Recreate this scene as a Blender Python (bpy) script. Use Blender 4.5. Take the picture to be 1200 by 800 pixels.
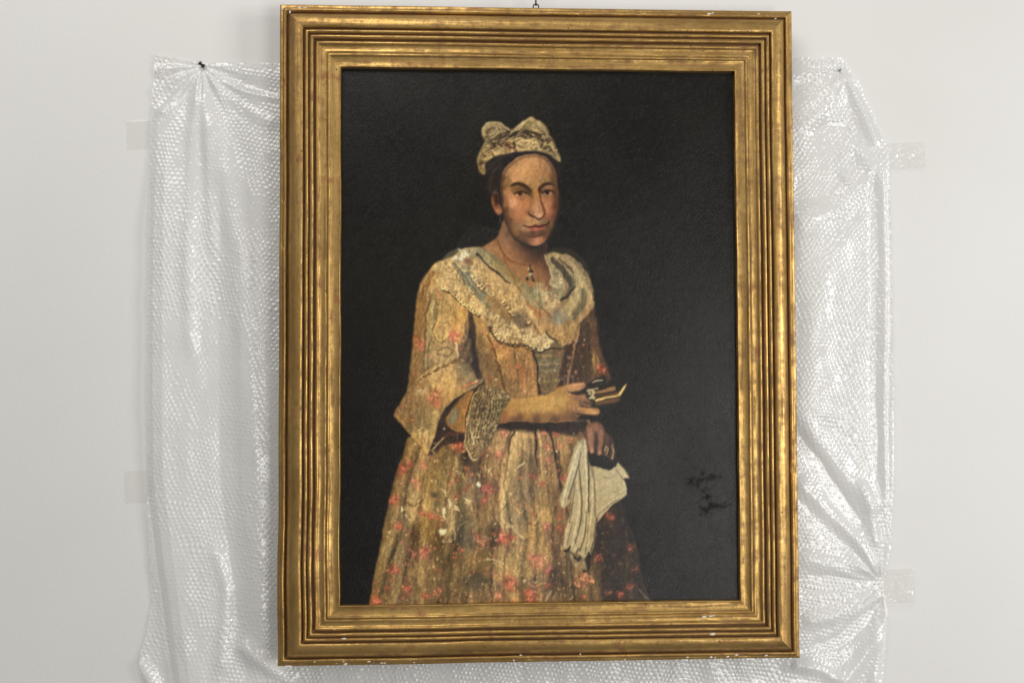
# A gilt-framed old portrait hung over bubble wrap pinned to a white wall.
# x to the right, z up, the wall is the plane y = 0 and the camera stands at negative y. Metres.
import bpy, bmesh, math, random
import numpy as np
from mathutils import Vector, Matrix

for o in list(bpy.data.objects): bpy.data.objects.remove(o)
scene = bpy.context.scene
COL = scene.collection
R = math.radians

# ---- camera (pose solved from the four outer corners of the frame, 1.05 x 1.325 m) ---------
FPLANE = -0.065                                   # the frame's outer bead, in front of the wall
CAM = Vector((-0.165, -2.237+FPLANE, -0.102)); PITCH, ROLL, YAW, FPX = R(2.09), R(-0.21), R(-2.76), 1300.
fwd = Vector((-math.sin(YAW)*math.cos(PITCH), math.cos(YAW)*math.cos(PITCH), math.sin(PITCH)))
right0 = Vector((math.cos(YAW), math.sin(YAW), 0)); up0 = right0.cross(fwd)
rightv = math.cos(ROLL)*right0+math.sin(ROLL)*up0; upv = -math.sin(ROLL)*right0+math.cos(ROLL)*up0
cd = bpy.data.cameras.new('camera'); cam = bpy.data.objects.new('camera', cd); COL.objects.link(cam)
cd.sensor_width = 36; cd.lens = FPX*36/1200; cd.clip_end = 100; cd.clip_start = .05
M = Matrix((rightv, upv, -fwd)).transposed().to_4x4(); M.translation = CAM; cam.matrix_world = M
scene.camera = cam

# ---- light: an indoor room, even pale ambience, two windows on the viewer's side and an added overhead fill ------------
w = bpy.data.worlds.new('World'); scene.world = w; w.use_nodes = True
w.node_tree.nodes['Background'].inputs[0].default_value = (1, .98, .95, 1)
w.node_tree.nodes['Background'].inputs[1].default_value = .17
def window_or_fill(name, loc, target, sx, sz, power, col):
    l = bpy.data.lights.new(name, 'AREA'); l.shape = 'RECTANGLE'; l.size = sx; l.size_y = sz; l.energy = power; l.color = col
    o = bpy.data.objects.new(name, l); COL.objects.link(o); o.location = loc
    o.rotation_euler = (Vector(target)-Vector(loc)).to_track_quat('-Z', 'Y').to_euler()
    return o
window_or_fill('window_or_fill', (5.3, -3.4, .3), (0, 0, -.1), 1.4, 2.2, 158, (1, .985, .95))
window_or_fill('window_or_fill', (1.75, -3.6, -.75), (0, 0, -.1), 1.3, 1.5, 46, (1, .985, .95))
window_or_fill('window_or_fill', (-1.3, -2.9, 3.1), (0, 0, 0), 2.6, 2.2, 104, (1, .975, .93))  # overhead fill added in place of ceiling bounce, not a window
scene.view_settings.view_transform = 'Standard'; scene.view_settings.look = 'None'
scene.view_settings.exposure = 0; scene.view_settings.gamma = 1; scene.view_settings.use_curve_mapping = False

# ---- helpers -------------------------------------------------------------------------------------
def ray(px, py):
    return (fwd*FPX+rightv*(px-600)-upv*(py-400)).normalized()
def at(px, py, y=0.):
    """point of the plane y seen at photo pixel px, py"""
    d = ray(px, py); return CAM+d*((y-CAM.y)/d.y)
def to_px(x, y, z):
    """photo pixel of world points (arrays)"""
    dx, dy, dz = x-CAM.x, y-CAM.y, z-CAM.z
    dep = dx*fwd.x+dy*fwd.y+dz*fwd.z
    return 600+FPX*(dx*rightv.x+dy*rightv.y+dz*rightv.z)/dep, 400-FPX*(dx*upv.x+dy*upv.y+dz*upv.z)/dep
def tag(o, label=None, cat=None, group=None, kind=None):
    for k, v in (('label', label), ('category', cat), ('group', group), ('kind', kind)):
        if v: o[k] = v
    return o
def empty(name, loc=(0, 0, 0)):
    o = bpy.data.objects.new(name, None); o.empty_display_size = .05; o.location = loc; COL.objects.link(o); return o
def mesh_obj(name, verts, faces, mat, parent=None, smooth=True):
    me = bpy.data.meshes.new(name); me.from_pydata([tuple(v) for v in verts], [], [tuple(f) for f in faces]); me.update()
    return link(name, me, mat, parent, smooth)
def link(name, me, mat, parent=None, smooth=True):
    if mat and not me.materials: me.materials.append(mat)
    if smooth: me.polygons.foreach_set('use_smooth', [True]*len(me.polygons))
    o = bpy.data.objects.new(name, me); COL.objects.link(o)
    if parent: o.parent = parent
    return o
def fast_mesh(name, co, quads):
    """big quad meshes straight from numpy arrays"""
    me = bpy.data.meshes.new(name); n, f = len(co), len(quads)
    me.vertices.add(n); me.vertices.foreach_set('co', np.ascontiguousarray(co, np.float32).ravel())
    me.loops.add(f*4); me.loops.foreach_set('vertex_index', np.ascontiguousarray(quads, np.int32).ravel())
    me.polygons.add(f); me.polygons.foreach_set('loop_start', np.arange(0, f*4, 4, dtype=np.int32))
    try: me.polygons.foreach_set('loop_total', np.full(f, 4, np.int32))
    except Exception: pass
    me.update(calc_edges=True); return me
def tube(path, rad, n=10, caps=True):
    """tapered tube along points; returns verts, faces"""
    V, F = [], []; P = [Vector(p) for p in path]
    rad = rad if isinstance(rad, (list, tuple)) else [rad]*len(P)
    for i, p in enumerate(P):
        t = (P[min(i+1, len(P)-1)]-P[max(i-1, 0)]).normalized()
        a = t.orthogonal().normalized() if i == 0 else (a-t*a.dot(t)).normalized()
        b = t.cross(a)
        for k in range(n): V.append(p+(a*math.cos(6.28319*k/n)+b*math.sin(6.28319*k/n))*rad[i])
    for i in range(len(P)-1):
        for k in range(n): F.append((i*n+k, i*n+(k+1) % n, (i+1)*n+(k+1) % n, (i+1)*n+k))
    if caps: F += [tuple(range(n-1, -1, -1)), tuple((len(P)-1)*n+k for k in range(n))]
    return V, F
class NT:
    """tiny node-tree helper"""
    def __init__(s, name):
        s.m = bpy.data.materials.new(name); s.m.use_nodes = True; s.t = s.m.node_tree; s.t.nodes.clear()
        s.out = s.n('ShaderNodeOutputMaterial')
    def n(s, kind, props=None, **ins):
        nd = s.t.nodes.new(kind)
        for k, v in (props or {}).items(): setattr(nd, k, v)
        for k, v in ins.items(): s.put(nd, k.replace('_', ' '), v)
        return nd
    def put(s, nd, k, v):
        i = nd.inputs[int(k[1:])] if k[0] == 'i' and k[1:].isdigit() else nd.inputs[k]
        if isinstance(v, bpy.types.NodeSocket): s.t.links.new(v, i)
        elif isinstance(v, bpy.types.Node): s.t.links.new(v.outputs[0], i)
        else: i.default_value = v
    def math(s, op, a, b=0., c=0.): return s.n('ShaderNodeMath', {'operation': op}, i0=a, i1=b, i2=c).outputs[0]
    def mix(s, f, a, b): return s.n('ShaderNodeMix', {'data_type': 'RGBA'}, i0=f, i6=a, i7=b).outputs[2]
    def ramp(s, f, *st):
        nd = s.n('ShaderNodeValToRGB', i0=f); e = nd.color_ramp.elements
        while len(e) < len(st): e.new(.5)
        for q, (p, c) in zip(e, st): q.position = p; q.color = (c, c, c, 1) if isinstance(c, (int, float)) else (*c, 1)
        return nd.outputs[0]
    def noise(s, vec, scale, detail=3., rough=.5): return s.n('ShaderNodeTexNoise', Vector=vec, Scale=scale, Detail=detail, Roughness=rough).outputs[0]
    def obj(s, scale=(1, 1, 1), src='Object'):
        tc = s.n('ShaderNodeTexCoord'); return s.n('ShaderNodeMapping', Vector=tc.outputs[src], Scale=scale).outputs[0]
    def bump(s, h, strength, dist=.001): return s.n('ShaderNodeBump', Height=h, Strength=strength, Distance=dist).outputs[0]
    def done(s, shader): s.t.links.new(shader.outputs[0], s.out.inputs[0]); return s.m
# ---- the wall ------------------------------------------------------------------------------------------
def mat_wall():
    t = NT('white_wall_paint'); v = t.obj()
    n = t.noise(v, 1.6, 4); f = t.noise(v, 110, 4, .6)
    c = t.mix(t.ramp(n, (.35, 0.), (.7, 1.)), (.715, .708, .69, 1), (.755, .75, .735, 1))
    b = t.bump(t.math('ADD', t.math('MULTIPLY', n, 2.), f), .32, .0012)
    return t.done(t.n('ShaderNodeBsdfPrincipled', Base_Color=c, Roughness=.62, Normal=b))
wall = mesh_obj('wall', [(-4, 0, -2), (4, 0, -2), (4, 0, 2.4), (-4, 0, 2.4)], [(0, 1, 2, 3)], mat_wall(), smooth=False)
tag(wall, 'plain off-white painted wall behind the framed portrait', None, kind='structure')
# ---------------------------------------------------------------------------
# THE PAINTED PORTRAIT: oil paint laid stroke by stroke (numpy), later stored as a
# colour attribute on the canvas mesh. Coordinates are photo pixels on the canvas plane.
# ---------------------------------------------------------------------------
PX0, PY0, PW, PH, PS = 388, 68, 492, 654, 2
IMG = np.zeros((PH*PS, PW*PS, 3), np.float32)
rng = np.random.default_rng(7)
REGION = {}

def spline(pts, closed=False, n=7):
    p = np.array(pts, np.float32)
    if len(p) < 3: return p
    if closed: q = np.vstack([p[-1:], p, p[:2]])
    else: q = np.vstack([2*p[:1]-p[1:2], p, 2*p[-1:]-p[-2:-1]])
    out = []
    t = np.linspace(0, 1, n, endpoint=False)[:, None]
    for i in range(1, len(q)-2):
        a, b, c, d = q[i-1], q[i], q[i+1], q[i+2]
        out.append(.5*((2*b)+(-a+c)*t+(2*a-5*b+4*c-d)*t*t+(-a+3*b-3*c+d)*t**3))
    if not closed: out.append(q[-2:-1])
    return np.vstack(out)

def gblur(m, s):
    if s < .3: return m
    r = int(math.ceil(2.6*s)); k = np.exp(-.5*(np.arange(-r, r+1)/s)**2); k /= k.sum()
    p = np.pad(m, ((r, r), (0, 0))); m = sum(k[i]*p[i:i+m.shape[0]] for i in range(2*r+1))
    p = np.pad(m, ((0, 0), (r, r))); return sum(k[i]*p[:, i:i+m.shape[1]] for i in range(2*r+1))

def window(x0, y0, x1, y1, pad=0):
    a = max(0, int((x0-PX0)*PS-pad)); b = min(PW*PS, int((x1-PX0)*PS+pad)+2)
    c = max(0, int((y0-PY0)*PS-pad)); d = min(PH*PS, int((y1-PY0)*PS+pad)+2)
    return (a, c, b, d) if b > a and d > c else None

def polymask(pts, soft=.6, smooth=True):
    p = spline(pts, True) if smooth else np.array(pts, np.float32)
    pad = int(3*soft*PS)+2
    w = window(p[:, 0].min(), p[:, 1].min(), p[:, 0].max(), p[:, 1].max(), pad)
    if w is None: return None
    a, c, b, d = w
    x = (p[:, 0]-PX0)*PS-a; y = (p[:, 1]-PY0)*PS-c
    x2, y2 = np.roll(x, -1), np.roll(y, -1)
    m = np.zeros((d-c, b-a), np.float32); col = np.arange(b-a)
    for r in range(d-c):
        for sub in (.25, .75):
            yy = r+sub; hit = (y <= yy) != (y2 <= yy)
            if not hit.any(): continue
            xs = np.sort(x[hit]+(yy-y[hit])*(x2[hit]-x[hit])/(y2[hit]-y[hit]))
            for i in range(0, len(xs)-1, 2):
                m[r] += .5*np.clip(np.minimum(col+1, xs[i+1])-np.maximum(col, xs[i]), 0, 1)
    return w, gblur(m, soft*PS*.6)

def lay(w, m, col, a=1., clip=None):
    x0, y0, x1, y1 = w
    m = m*a
    if clip is not None: m = m*clip[y0:y1, x0:x1]
    m = m[..., None]
    s = IMG[y0:y1, x0:x1]
    s += (np.array(col, np.float32)-s)*m

def full(res):
    f = np.zeros((PH*PS, PW*PS), np.float32)
    if res: (a, c, b, d), m = res; f[c:d, a:b] = m
    return f

def shape(pts, col, soft=.6, a=1., clip=None, smooth=True, key=None):
    r = polymask(pts, soft, smooth)
    if r is None: return None
    lay(r[0], r[1], col, a, clip)
    f = full(r)
    if key: REGION[key] = np.maximum(REGION.get(key, 0), f)
    return f

def stroke(pts, width, col, soft=.5, a=1., clip=None, smooth=True):
    soft = soft*1.1+.2
    p = spline(pts, False, 6) if smooth else np.array(pts, np.float32)
    n = len(p); wd = np.interp(np.linspace(0, 1, n), np.linspace(0, 1, len(np.atleast_1d(width))), np.atleast_1d(width))
    mx = wd.max()+soft*2+1
    w = window(p[:, 0].min()-mx, p[:, 1].min()-mx, p[:, 0].max()+mx, p[:, 1].max()+mx)
    if w is None: return
    x0, y0, x1, y1 = w
    gx = (np.arange(x0, x1)+.5)/PS+PX0; gy = ((np.arange(y0, y1)+.5)/PS+PY0)[:, None]
    m = np.zeros((y1-y0, x1-x0), np.float32)
    for i in range(n-1):
        ax, ay = p[i]; bx, by = p[i+1]; ux, uy = bx-ax, by-ay; L = ux*ux+uy*uy+1e-9
        t = np.clip(((gx-ax)*ux+(gy-ay)*uy)/L, 0, 1)
        dd = np.sqrt((gx-ax-t*ux)**2+(gy-ay-t*uy)**2)
        hw = (wd[i]+(wd[i+1]-wd[i])*t)*.5
        np.maximum(m, np.clip((hw-dd)/max(soft, .25)+.5, 0, 1), out=m)
    lay(w, m, col, a, clip)

def blob(x, y, rx, ry, col, a=1., ang=0, clip=None, hard=2.):
    rx *= 1.28; ry *= 1.28; R = max(rx, ry)*2.2
    w = window(x-R, y-R, x+R, y+R)
    if w is None: return
    x0, y0, x1, y1 = w
    gx = (np.arange(x0, x1)+.5)/PS+PX0-x; gy = ((np.arange(y0, y1)+.5)/PS+PY0-y)[:, None]
    c, s = math.cos(math.radians(ang)), math.sin(math.radians(ang))
    u = (gx*c+gy*s)/rx; v = (-gx*s+gy*c)/ry
    lay(w, np.exp(-(u*u+v*v)**(hard/2)*1.1).astype(np.float32), col, a, clip)

def noise2(cx, cy, seed, sx=None):
    """smooth value noise over the whole picture, cell size cx, cy photo pixels"""
    g = np.random.default_rng(seed)
    nx, ny = int(PW/cx)+3, int(PH/cy)+3
    t = g.random((ny, nx)).astype(np.float32)
    X = np.arange(PW*PS)/PS/cx; Y = np.arange(PH*PS)/PS/cy
    xi = X.astype(int); yi = Y.astype(int); fx = X-xi; fy = (Y-yi)[:, None]
    fx = fx*fx*(3-2*fx); fy = fy*fy*(3-2*fy)
    A = t[yi][:, xi]; B = t[yi][:, xi+1]; C_ = t[yi+1][:, xi]; D = t[yi+1][:, xi+1]
    return (A*(1-fx)+B*fx)*(1-fy)+(C_*(1-fx)+D*fx)*fy-.5

def curl(x, y, r, a0, turn, w, col, a=.8, clip=None):
    t = np.linspace(0, 1, 5); an = math.radians(a0)+np.radians(turn)*t; rr = r*(1-.45*t)
    stroke(np.c_[x+rr*np.cos(an), y+rr*np.sin(an)], [w*.6, w, w*.5], col, .45, a, clip)

def scatter(mask, n, fn, thr=.6):
    ys, xs = np.nonzero(mask > thr)
    if len(xs) == 0: return
    for i in rng.integers(0, len(xs), n): fn(xs[i]/PS+PX0, ys[i]/PS+PY0)

def jit(col, k=.12):
    return np.clip(np.array(col, float)*(1+rng.normal(0, k))+rng.normal(0, 3, 3), 0, 255)

def lace(mask, n, hi, lo, r=3., a=.75):
    """crowded little loops and picots of thick paint"""
    def f(x, y):
        c = lo if rng.random() < .36 else hi
        curl(x, y, rng.uniform(.5, 1)*r, rng.uniform(0, 360), rng.uniform(90, 260)*rng.choice([-1, 1]), rng.uniform(.6, 1.3), jit(c, .1), a*rng.uniform(.5, 1), mask)
    scatter(mask, n, f)
    scatter(mask, n//3, lambda x, y: blob(x, y, rng.uniform(.5, 1.1), rng.uniform(.5, .9), jit(hi if rng.random() < .6 else lo, .08), a, 0, mask))

def rose(x, y, r, col=(168, 84, 62), clip=None, a=.85):
    a *= .78; col = np.array(col)*np.array((.96, 1.02, 1.02))
    blob(x, y, r*1.0, r*.9, jit(col, .08)*.82, a*.8, rng.uniform(0, 90), clip, 3)
    for k in range(int(6+r)):
        an = rng.uniform(0, 6.28); q = rng.uniform(.25, .95)*r
        c = jit(np.array(col)*rng.choice([.68, 1., 1.12, 1.22]), .06)
        curl(x+q*math.cos(an), y+q*math.sin(an)*.9, r*rng.uniform(.2, .45), rng.uniform(0, 360), rng.uniform(100, 220), r*rng.uniform(.16, .34), c, a, clip)
    for k in range(3):
        blob(x+rng.normal(0, r*.4), y+rng.normal(0, r*.4), r*.16, r*.12, (205, 140, 110), a*.6, 0, clip)

def leaf(x, y, L, ang, w, col, a=.8, clip=None):
    c, s = math.cos(math.radians(ang)), math.sin(math.radians(ang)); b = rng.uniform(-.25, .25)*L
    stroke([(x-c*L/2, y-s*L/2), (x-s*b, y+c*b), (x+c*L/2, y+s*L/2)], [w*.3, w, w*.25], col, .5, a, clip)

def tonal(mask, pts, sig, a=1.):
    """block in a passage: colours placed at points, blended wet into wet"""
    ys, xs = np.nonzero(mask > .02)
    if len(xs) == 0: return
    a0, b0, c0, d0 = xs.min(), xs.max()+1, ys.min(), ys.max()+1
    gx = (np.arange(a0, b0)+.5)/PS+PX0; gy = ((np.arange(c0, d0)+.5)/PS+PY0)[:, None]
    num = np.zeros((d0-c0, b0-a0, 3), np.float32); den = np.full((d0-c0, b0-a0), 1e-9, np.float32)
    for x, y, c in pts:
        r2 = (gx-x)**2+(gy-y)**2
        wt = (np.exp(-r2/(2*sig*sig))+1e-4/(1+r2/(sig*sig))**2).astype(np.float32); den += wt; num += wt[..., None]*np.array(c, np.float32)
    lay((a0, c0, b0, d0), mask[c0:d0, a0:b0], num/den[..., None], a)
def grid_pts(txt, x0=0., y0=0., k=1.):
    out = []
    for e in txt.split(';'):
        v = [float(q) for q in e.split(',')]; out.append((x0+v[0]/k, y0+v[1]/k, v[2:5]))
    return out

# ---- ground: near-black, a little warmer by the sitter ---------------------------------
IMG[:] = (22, 20, 17)
n1 = noise2(90, 90, 1)+.6*noise2(30, 34, 2)+.3*noise2(9, 10, 3)
IMG += n1[..., None]*np.array((9, 8, 7))
blob(560, 330, 150, 230, (33, 28, 23), .5); blob(420, 640, 60, 150, (18, 16, 15), .6)
# scuffed patch of lost varnish, lower right of the ground
for (x, y, rx, ry, an) in ((818, 562, 13, 6, -10), (836, 560, 10, 4, 15), (823, 575, 8, 4, 0), (836, 595, 16, 5, -18), (826, 600, 7, 4, 40), (812, 566, 6, 3, 30), (845, 591, 8, 4, 0), (830, 583, 6, 3, 60)):
    for k in range(20):
        blob(x+rng.normal(0, rx*.62), y+rng.normal(0, ry*.95), rng.uniform(.7, rx*.30), rng.uniform(.6, ry*.42), (6, 5, 5), .8, an+rng.normal(0, 30))
for (x, y) in ((832, 340), (841, 342), (409, 419), (838, 341)): blob(x, y, 1.6, 1.2, (10, 9, 8), .8)
REGION['figure'] = np.zeros(IMG.shape[:2], np.float32)

# ---- dark gauze behind the neck ---------------------------------------------------------
shape([(532, 300), (536, 286), (545, 273), (556, 266), (570, 266), (585, 270), (588, 284), (566, 297), (545, 300)], (38, 35, 30), 2.2, .6)
stroke([(533, 296), (541, 279), (551, 268), (562, 265.5), (574, 268)], [1.2, 1.6, 1.2], (70, 64, 52), 1.2, .32)
stroke([(545, 290), (552, 276), (566, 270)], [1, 1.4, 1], (54, 49, 41), 1.2, .35)
stroke([(567, 268), (577, 270), (587, 272)], 1.2, (52, 48, 40), 1., .4)

# ---- skirt ------------------------------------------------------------------------------
SK = [(487, 508), (478, 512), (470.5, 536), (465, 552), (458.5, 575), (451.5, 606), (443, 653), (438, 677), (432, 712), (770, 712), (760, 700), (751, 672), (745, 637), (735, 612), (728, 590), (715, 560), (704, 520), (690, 492), (560, 492)]
skirt = shape(SK, (124, 103, 63), 1.0, key='skirt', smooth=False)
skc = np.clip(skirt, 0, 1)
tonal(skc, grid_pts('482,520,120,98,60;470,545,130,95,58;490,545,120,98,64;462,580,128,100,60;480,575,128,108,70;505,560,110,92,52;520,555,128,108,66;515,540,100,82,50;540,555,140,118,78;530,580,130,110,70;550,575,120,104,72;553,540,60,48,38;560,560,90,76,58;575,545,135,108,70;590,525,140,112,72;455,620,118,96,56;470,610,130,112,74;484,600,140,116,74;487,625,70,55,34;500,620,110,88,46;510,620,84,66,40;522,610,130,114,76;540,615,110,96,64;545,630,84,76,58;560,620,136,112,66;572,600,130,104,66;575,625,80,64,44;447,660,112,90,50;462,650,124,106,68;478,650,84,68,44;498,660,120,98,60;515,650,88,72,44;530,650,92,76,48;545,660,110,92,60;557,680,70,62,48;568,660,120,98,60;590,665,140,116,70;440,695,104,80,44;458,690,112,92,56;480,695,92,76,48;505,695,110,90,56;530,695,104,86,54;555,700,100,82,54;580,695,112,92,62;600,530,150,124,78;615,520,150,124,80;610,545,128,108,70;605,570,130,108,74;615,580,108,94,68;622,550,96,80,56;636,520,150,122,78;636,550,140,112,72;630,590,128,106,66;640,600,150,124,76;600,600,110,98,70;605,625,130,112,78;620,630,140,114,70;635,640,150,122,74;645,630,110,86,62;655,590,118,92,58;655,530,128,104,66;665,545,112,86,54;600,650,126,104,66;615,660,140,116,70;640,650,140,112,70;650,680,66,52,42;630,690,100,82,58;610,690,120,98,62;668,670,110,92,62;668,700,92,76,52;690,690,100,82,54;705,680,86,70,46;700,630,46,38,34;718,650,56,44,36;720,620,50,38,34;718,690,60,44,34;738,660,80,64,44;745,690,62,54,44;728,690,50,40,32'), 7., 1.)
# long folds: light and dark streaks that fan from the waist
for (pts, wd, col, a) in [
    ([(489, 520), (476, 560), (463, 612), (449, 708)], [6, 7, 9, 10], (139, 117, 73), .7),
    ([(484, 530), (472, 580), (462, 640), (452, 708)], [2, 3, 4, 3], (78, 60, 36), .8),
    ([(495, 530), (487, 570), (476, 625), (462, 708)], [5, 8, 10, 12], (136, 116, 76), .65),
    ([(504, 535), (499, 570), (486, 618), (477, 660), (474, 708)], [2, 3, 5, 6, 4], (72, 56, 36), .85),
    ([(517, 515), (509, 560), (500, 600), (495, 650), (492, 708)], [4, 8, 9, 10, 9], (131, 109, 64), .75),
    ([(514, 520), (507, 560), (501, 590)], [2, 3, 1], (60, 44, 28), .85),
    ([(533, 530), (527, 560), (523, 580), (519, 640)], [2.5, 2, 2, 2], (66, 50, 32), .8),
    ([(538, 530), (534, 565), (530, 610), (525, 700)], [8, 12, 14, 12], (128, 107, 68), .6),
    ([(556, 530), (560, 560), (556, 610), (553, 640)], [14, 10, 8, 8], (66, 54, 40), .65),
    ([(546, 600), (542, 640), (541, 700)], [10, 14, 12], (84, 68, 46), .55),
    ([(584, 512), (576, 545), (573, 580), (568, 640), (571, 705)], [9, 8, 9, 9, 8], (132, 108, 68), .65),
    ([(600, 503), (590, 530), (583, 570), (579, 600), (577, 640), (575, 706)], [3, 2.5, 2, 2.5, 3, 1.5], (56, 44, 30), .85),
    ([(608, 510), (597, 545), (587, 590), (588, 616)], [9, 11, 6, 4], (161, 136, 86), .8),
    ([(620, 520), (612, 555), (600, 600), (602, 640)], [14, 20, 22, 20], (121, 103, 68), .75),
    ([(613, 540), (610, 570), (614, 600)], [9, 16, 12], (103, 92, 68), .6),
    ([(627, 508), (629, 540), (623, 575)], [3, 6, 5], (70, 54, 36), .8),
    ([(634, 506), (636, 545), (636, 590), (630, 625), (640, 700)], [10, 11, 9, 14, 18], (146, 120, 74), .75),
    ([(646, 506), (652, 540), (655, 575), (648, 610), (648, 650)], [2.5, 3, 2, 3, 4], (64, 48, 34), .85),
    ([(656, 510), (660, 540), (655, 600), (652, 640), (655, 706)], [8, 7, 5, 6, 8], (128, 104, 64), .6),
    ([(653, 640), (650, 672), (641, 706)], [6, 14, 10], (58, 46, 38), .75),
    ([(664, 650), (664, 680), (666, 708)], [5, 3, 3], (70, 56, 38), .7),
    ([(690, 640), (694, 680), (694, 708)], [14, 20, 22], (100, 82, 52), .6),
    ([(712, 590), (715, 640), (717, 708)], [22, 26, 20], (44, 36, 30), .85),
    ([(734, 625), (737, 665), (738, 708)], [6, 9, 9], (96, 78, 52), .7),
    ([(730, 630), (731, 670), (731, 708)], [3, 3, 4], (38, 31, 26), .8),
    ([(748, 650), (752, 690), (756, 712)], [8, 12, 14], (50, 46, 40), .8)]:
    stroke(pts, wd, col, 2.0, a*.6, skc)
for i in range(150):                                       # dry vertical brush drag
    x = rng.uniform(440, 700); y = rng.uniform(515, 695); lean = (x-610)*.0016
    L = rng.uniform(12, 46); c = jit((148, 124, 78) if rng.random() < .55 else (84, 67, 42), .12)
    stroke([(x, y), (x+lean*L*.5+rng.normal(0, .8), y+L/2), (x+lean*L, y+L)], [.4, rng.uniform(.7, 2), .3], c, .7, .34, skc)
yy_, xx_ = np.mgrid[0:PH*PS, 0:PW*PS].astype(np.float32); xx_ = xx_/PS+PX0; yy_ = yy_/PS+PY0
uu = (xx_-593)/(112+52*np.clip(yy_-505, 0, 210)/202); del xx_
def pleat(k, seed, wob):
    g = np.random.default_rng(seed); t = g.random(200).astype(np.float32); ph = g.random(40).astype(np.float32)
    yq = (yy_-480)/46; yi_ = np.clip(yq.astype(int), 0, 38); f_ = yq-yi_; off = ph[yi_]*(1-f_)+ph[yi_+1]*f_
    q = (uu+1.6)*k+off*wob; i_ = np.clip(q.astype(int), 0, 198); f_ = q-i_; f_ = f_*f_*(3-2*f_); return t[i_]*(1-f_)+t[i_+1]*f_-.5
pl = .9*pleat(11, 51, 1.1)+.55*pleat(26, 52, 1.4)+.4*pleat(60, 53, 1.6)
crease = np.clip(.13-np.abs(pleat(8, 54, .9)), 0, 1)/.13
IMG *= (1+skc*(pl*.30-.30*crease*np.clip((yy_-495)/30, 0, 1)))[..., None]
# shadow of the arm over the waist, and the dark side at right
stroke([(560, 497), (600, 499), (650, 501), (695, 505)], [11, 12, 14, 16], (42, 33, 27), 4, .9, skc)
shape([(700, 500), (708, 560), (700, 600), (690, 640), (700, 660), (712, 712), (760, 712), (770, 640), (730, 560)], (38, 33, 29), 7, .62, skc)
shape([(505, 502), (545, 500), (568, 505), (560, 530), (545, 524), (532, 520), (520, 522), (505, 535), (500, 528)], (42, 33, 30), 1.5, .9, skc)
for (p, wd) in (([(627, 501), (627.5, 520), (629, 545)], [2.2, 2.4, 1.2]), ([(643.5, 501), (648, 520), (653, 548), (656, 575)], [2.6, 2.4, 2, 1.4]), ([(604, 505), (598, 515), (595, 530)], [2, 1.6, 1])):
    stroke(p, wd, (42, 31, 24), .8, .85, skc)
for (p, wd, c) in (([(631, 502), (633, 520), (634, 545), (636, 570)], [2, 2.5, 2, 1.2], (176, 150, 98)), ([(606, 506), (602, 520), (597, 545), (591, 575), (587, 600), (591, 612), (601, 617)], [2.5, 2, 1.6, 1.6, 2, 2.4, 1.6], (180, 156, 106)), ([(650, 504), (655, 520), (660, 540)], [1.6, 1.8, 1], (158, 132, 84))):
    stroke(p, wd, c, .8, .7, skc)

# flowers, sprays and scrolls on the brocade
for (x, y, r, c) in [(471, 549, 6.5, 0), (488, 566, 6, 1), (461, 585, 6, 0), (467, 616, 5, 0), (496, 601, 4, 0), (505, 604, 4, 0), (512, 607, 2.5, 0),
    (533, 523, 5, 0), (540, 524, 5.5, 0), (497, 545, 4.5, 1), (565, 531, 4, 0), (584, 533, 6, 1), (591, 508, 5, 1), (573, 573, 8, 2), (567, 585, 5, 2),
    (536, 562, 3, 0), (549, 568, 2.8, 0), (544, 574, 2.5, 0), (534, 581, 2.8, 0), (486, 648, 5, 2), (497, 648, 6, 2), (461, 667, 6.5, 0), (476, 690, 6, 0), (454, 688, 3.5, 0),
    (440, 704, 6, 0), (540, 645, 2.6, 0), (532, 652, 2.2, 0), (498, 697, 4, 0), (512, 694, 4.5, 1), (516, 690, 3.5, 1), (565, 635, 6, 1), (592, 630, 9, 0), (597, 683, 8, 0), (584, 697, 6, 1), (622, 699, 8, 0),
    (630, 658, 9, 1), (642, 668, 5, 2), (641, 522, 5, 1), (638, 506, 4, 1), (651, 507, 4, 0), (656, 522, 4, 1), (668, 515, 3.5, 1), (643, 540, 5, 1), (636, 567, 3.5, 0), (641, 617, 4, 2), (656, 605, 4, 0), (656, 618, 4, 0), (660, 560, 4, 0), (628, 512, 3, 1), (626, 558, 3, 2),
    (715, 604, 6, 0), (701, 654, 6, 0), (739, 641, 5, 0), (745, 667, 3.6, 0), (737, 688, 5, 0), (727, 697, 5, 0), (684.5, 680, 9.5, 1), (713, 694, 4, 2)]:
    rose(x, y, r, ((162, 78, 56), (174, 104, 76), (160, 82, 72))[c], skc, .78 if x < 700 else .48)
for (x, y, L, an, w, c) in [(536, 553, 8, 45, 2, 0), (544, 557, 9, 70, 2, 0), (520, 577, 12, 50, 3.2, 1), (526, 590, 12, 80, 3, 1), (535, 595, 10, 55, 5, 1), (548, 585, 10, 10, 3, 1), (548, 591, 8, 30, 2.5, 0), (561, 567, 6, 70, 2.4, 1), (521, 603, 12, 85, 2.6, 1), (514, 596, 6, 60, 3, 1), (574, 551, 8, 120, 2.4, 1), (570, 548, 7, 70, 2, 0), (473, 596, 8, 110, 3, 0), (476, 604, 6, 60, 2, 1), (610, 546, 10, 140, 2, 1), (603, 551, 8, 40, 1.6, 0), (498, 637, 7, 65, 2.4, 1), (508, 678, 5, 70, 2, 1), (470, 597, 9, 100, 2.4, 1)]:
    leaf(x, y, L, an, w, jit(((158, 138, 92), (190, 172, 126))[c], .06), .85, skc)
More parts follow.
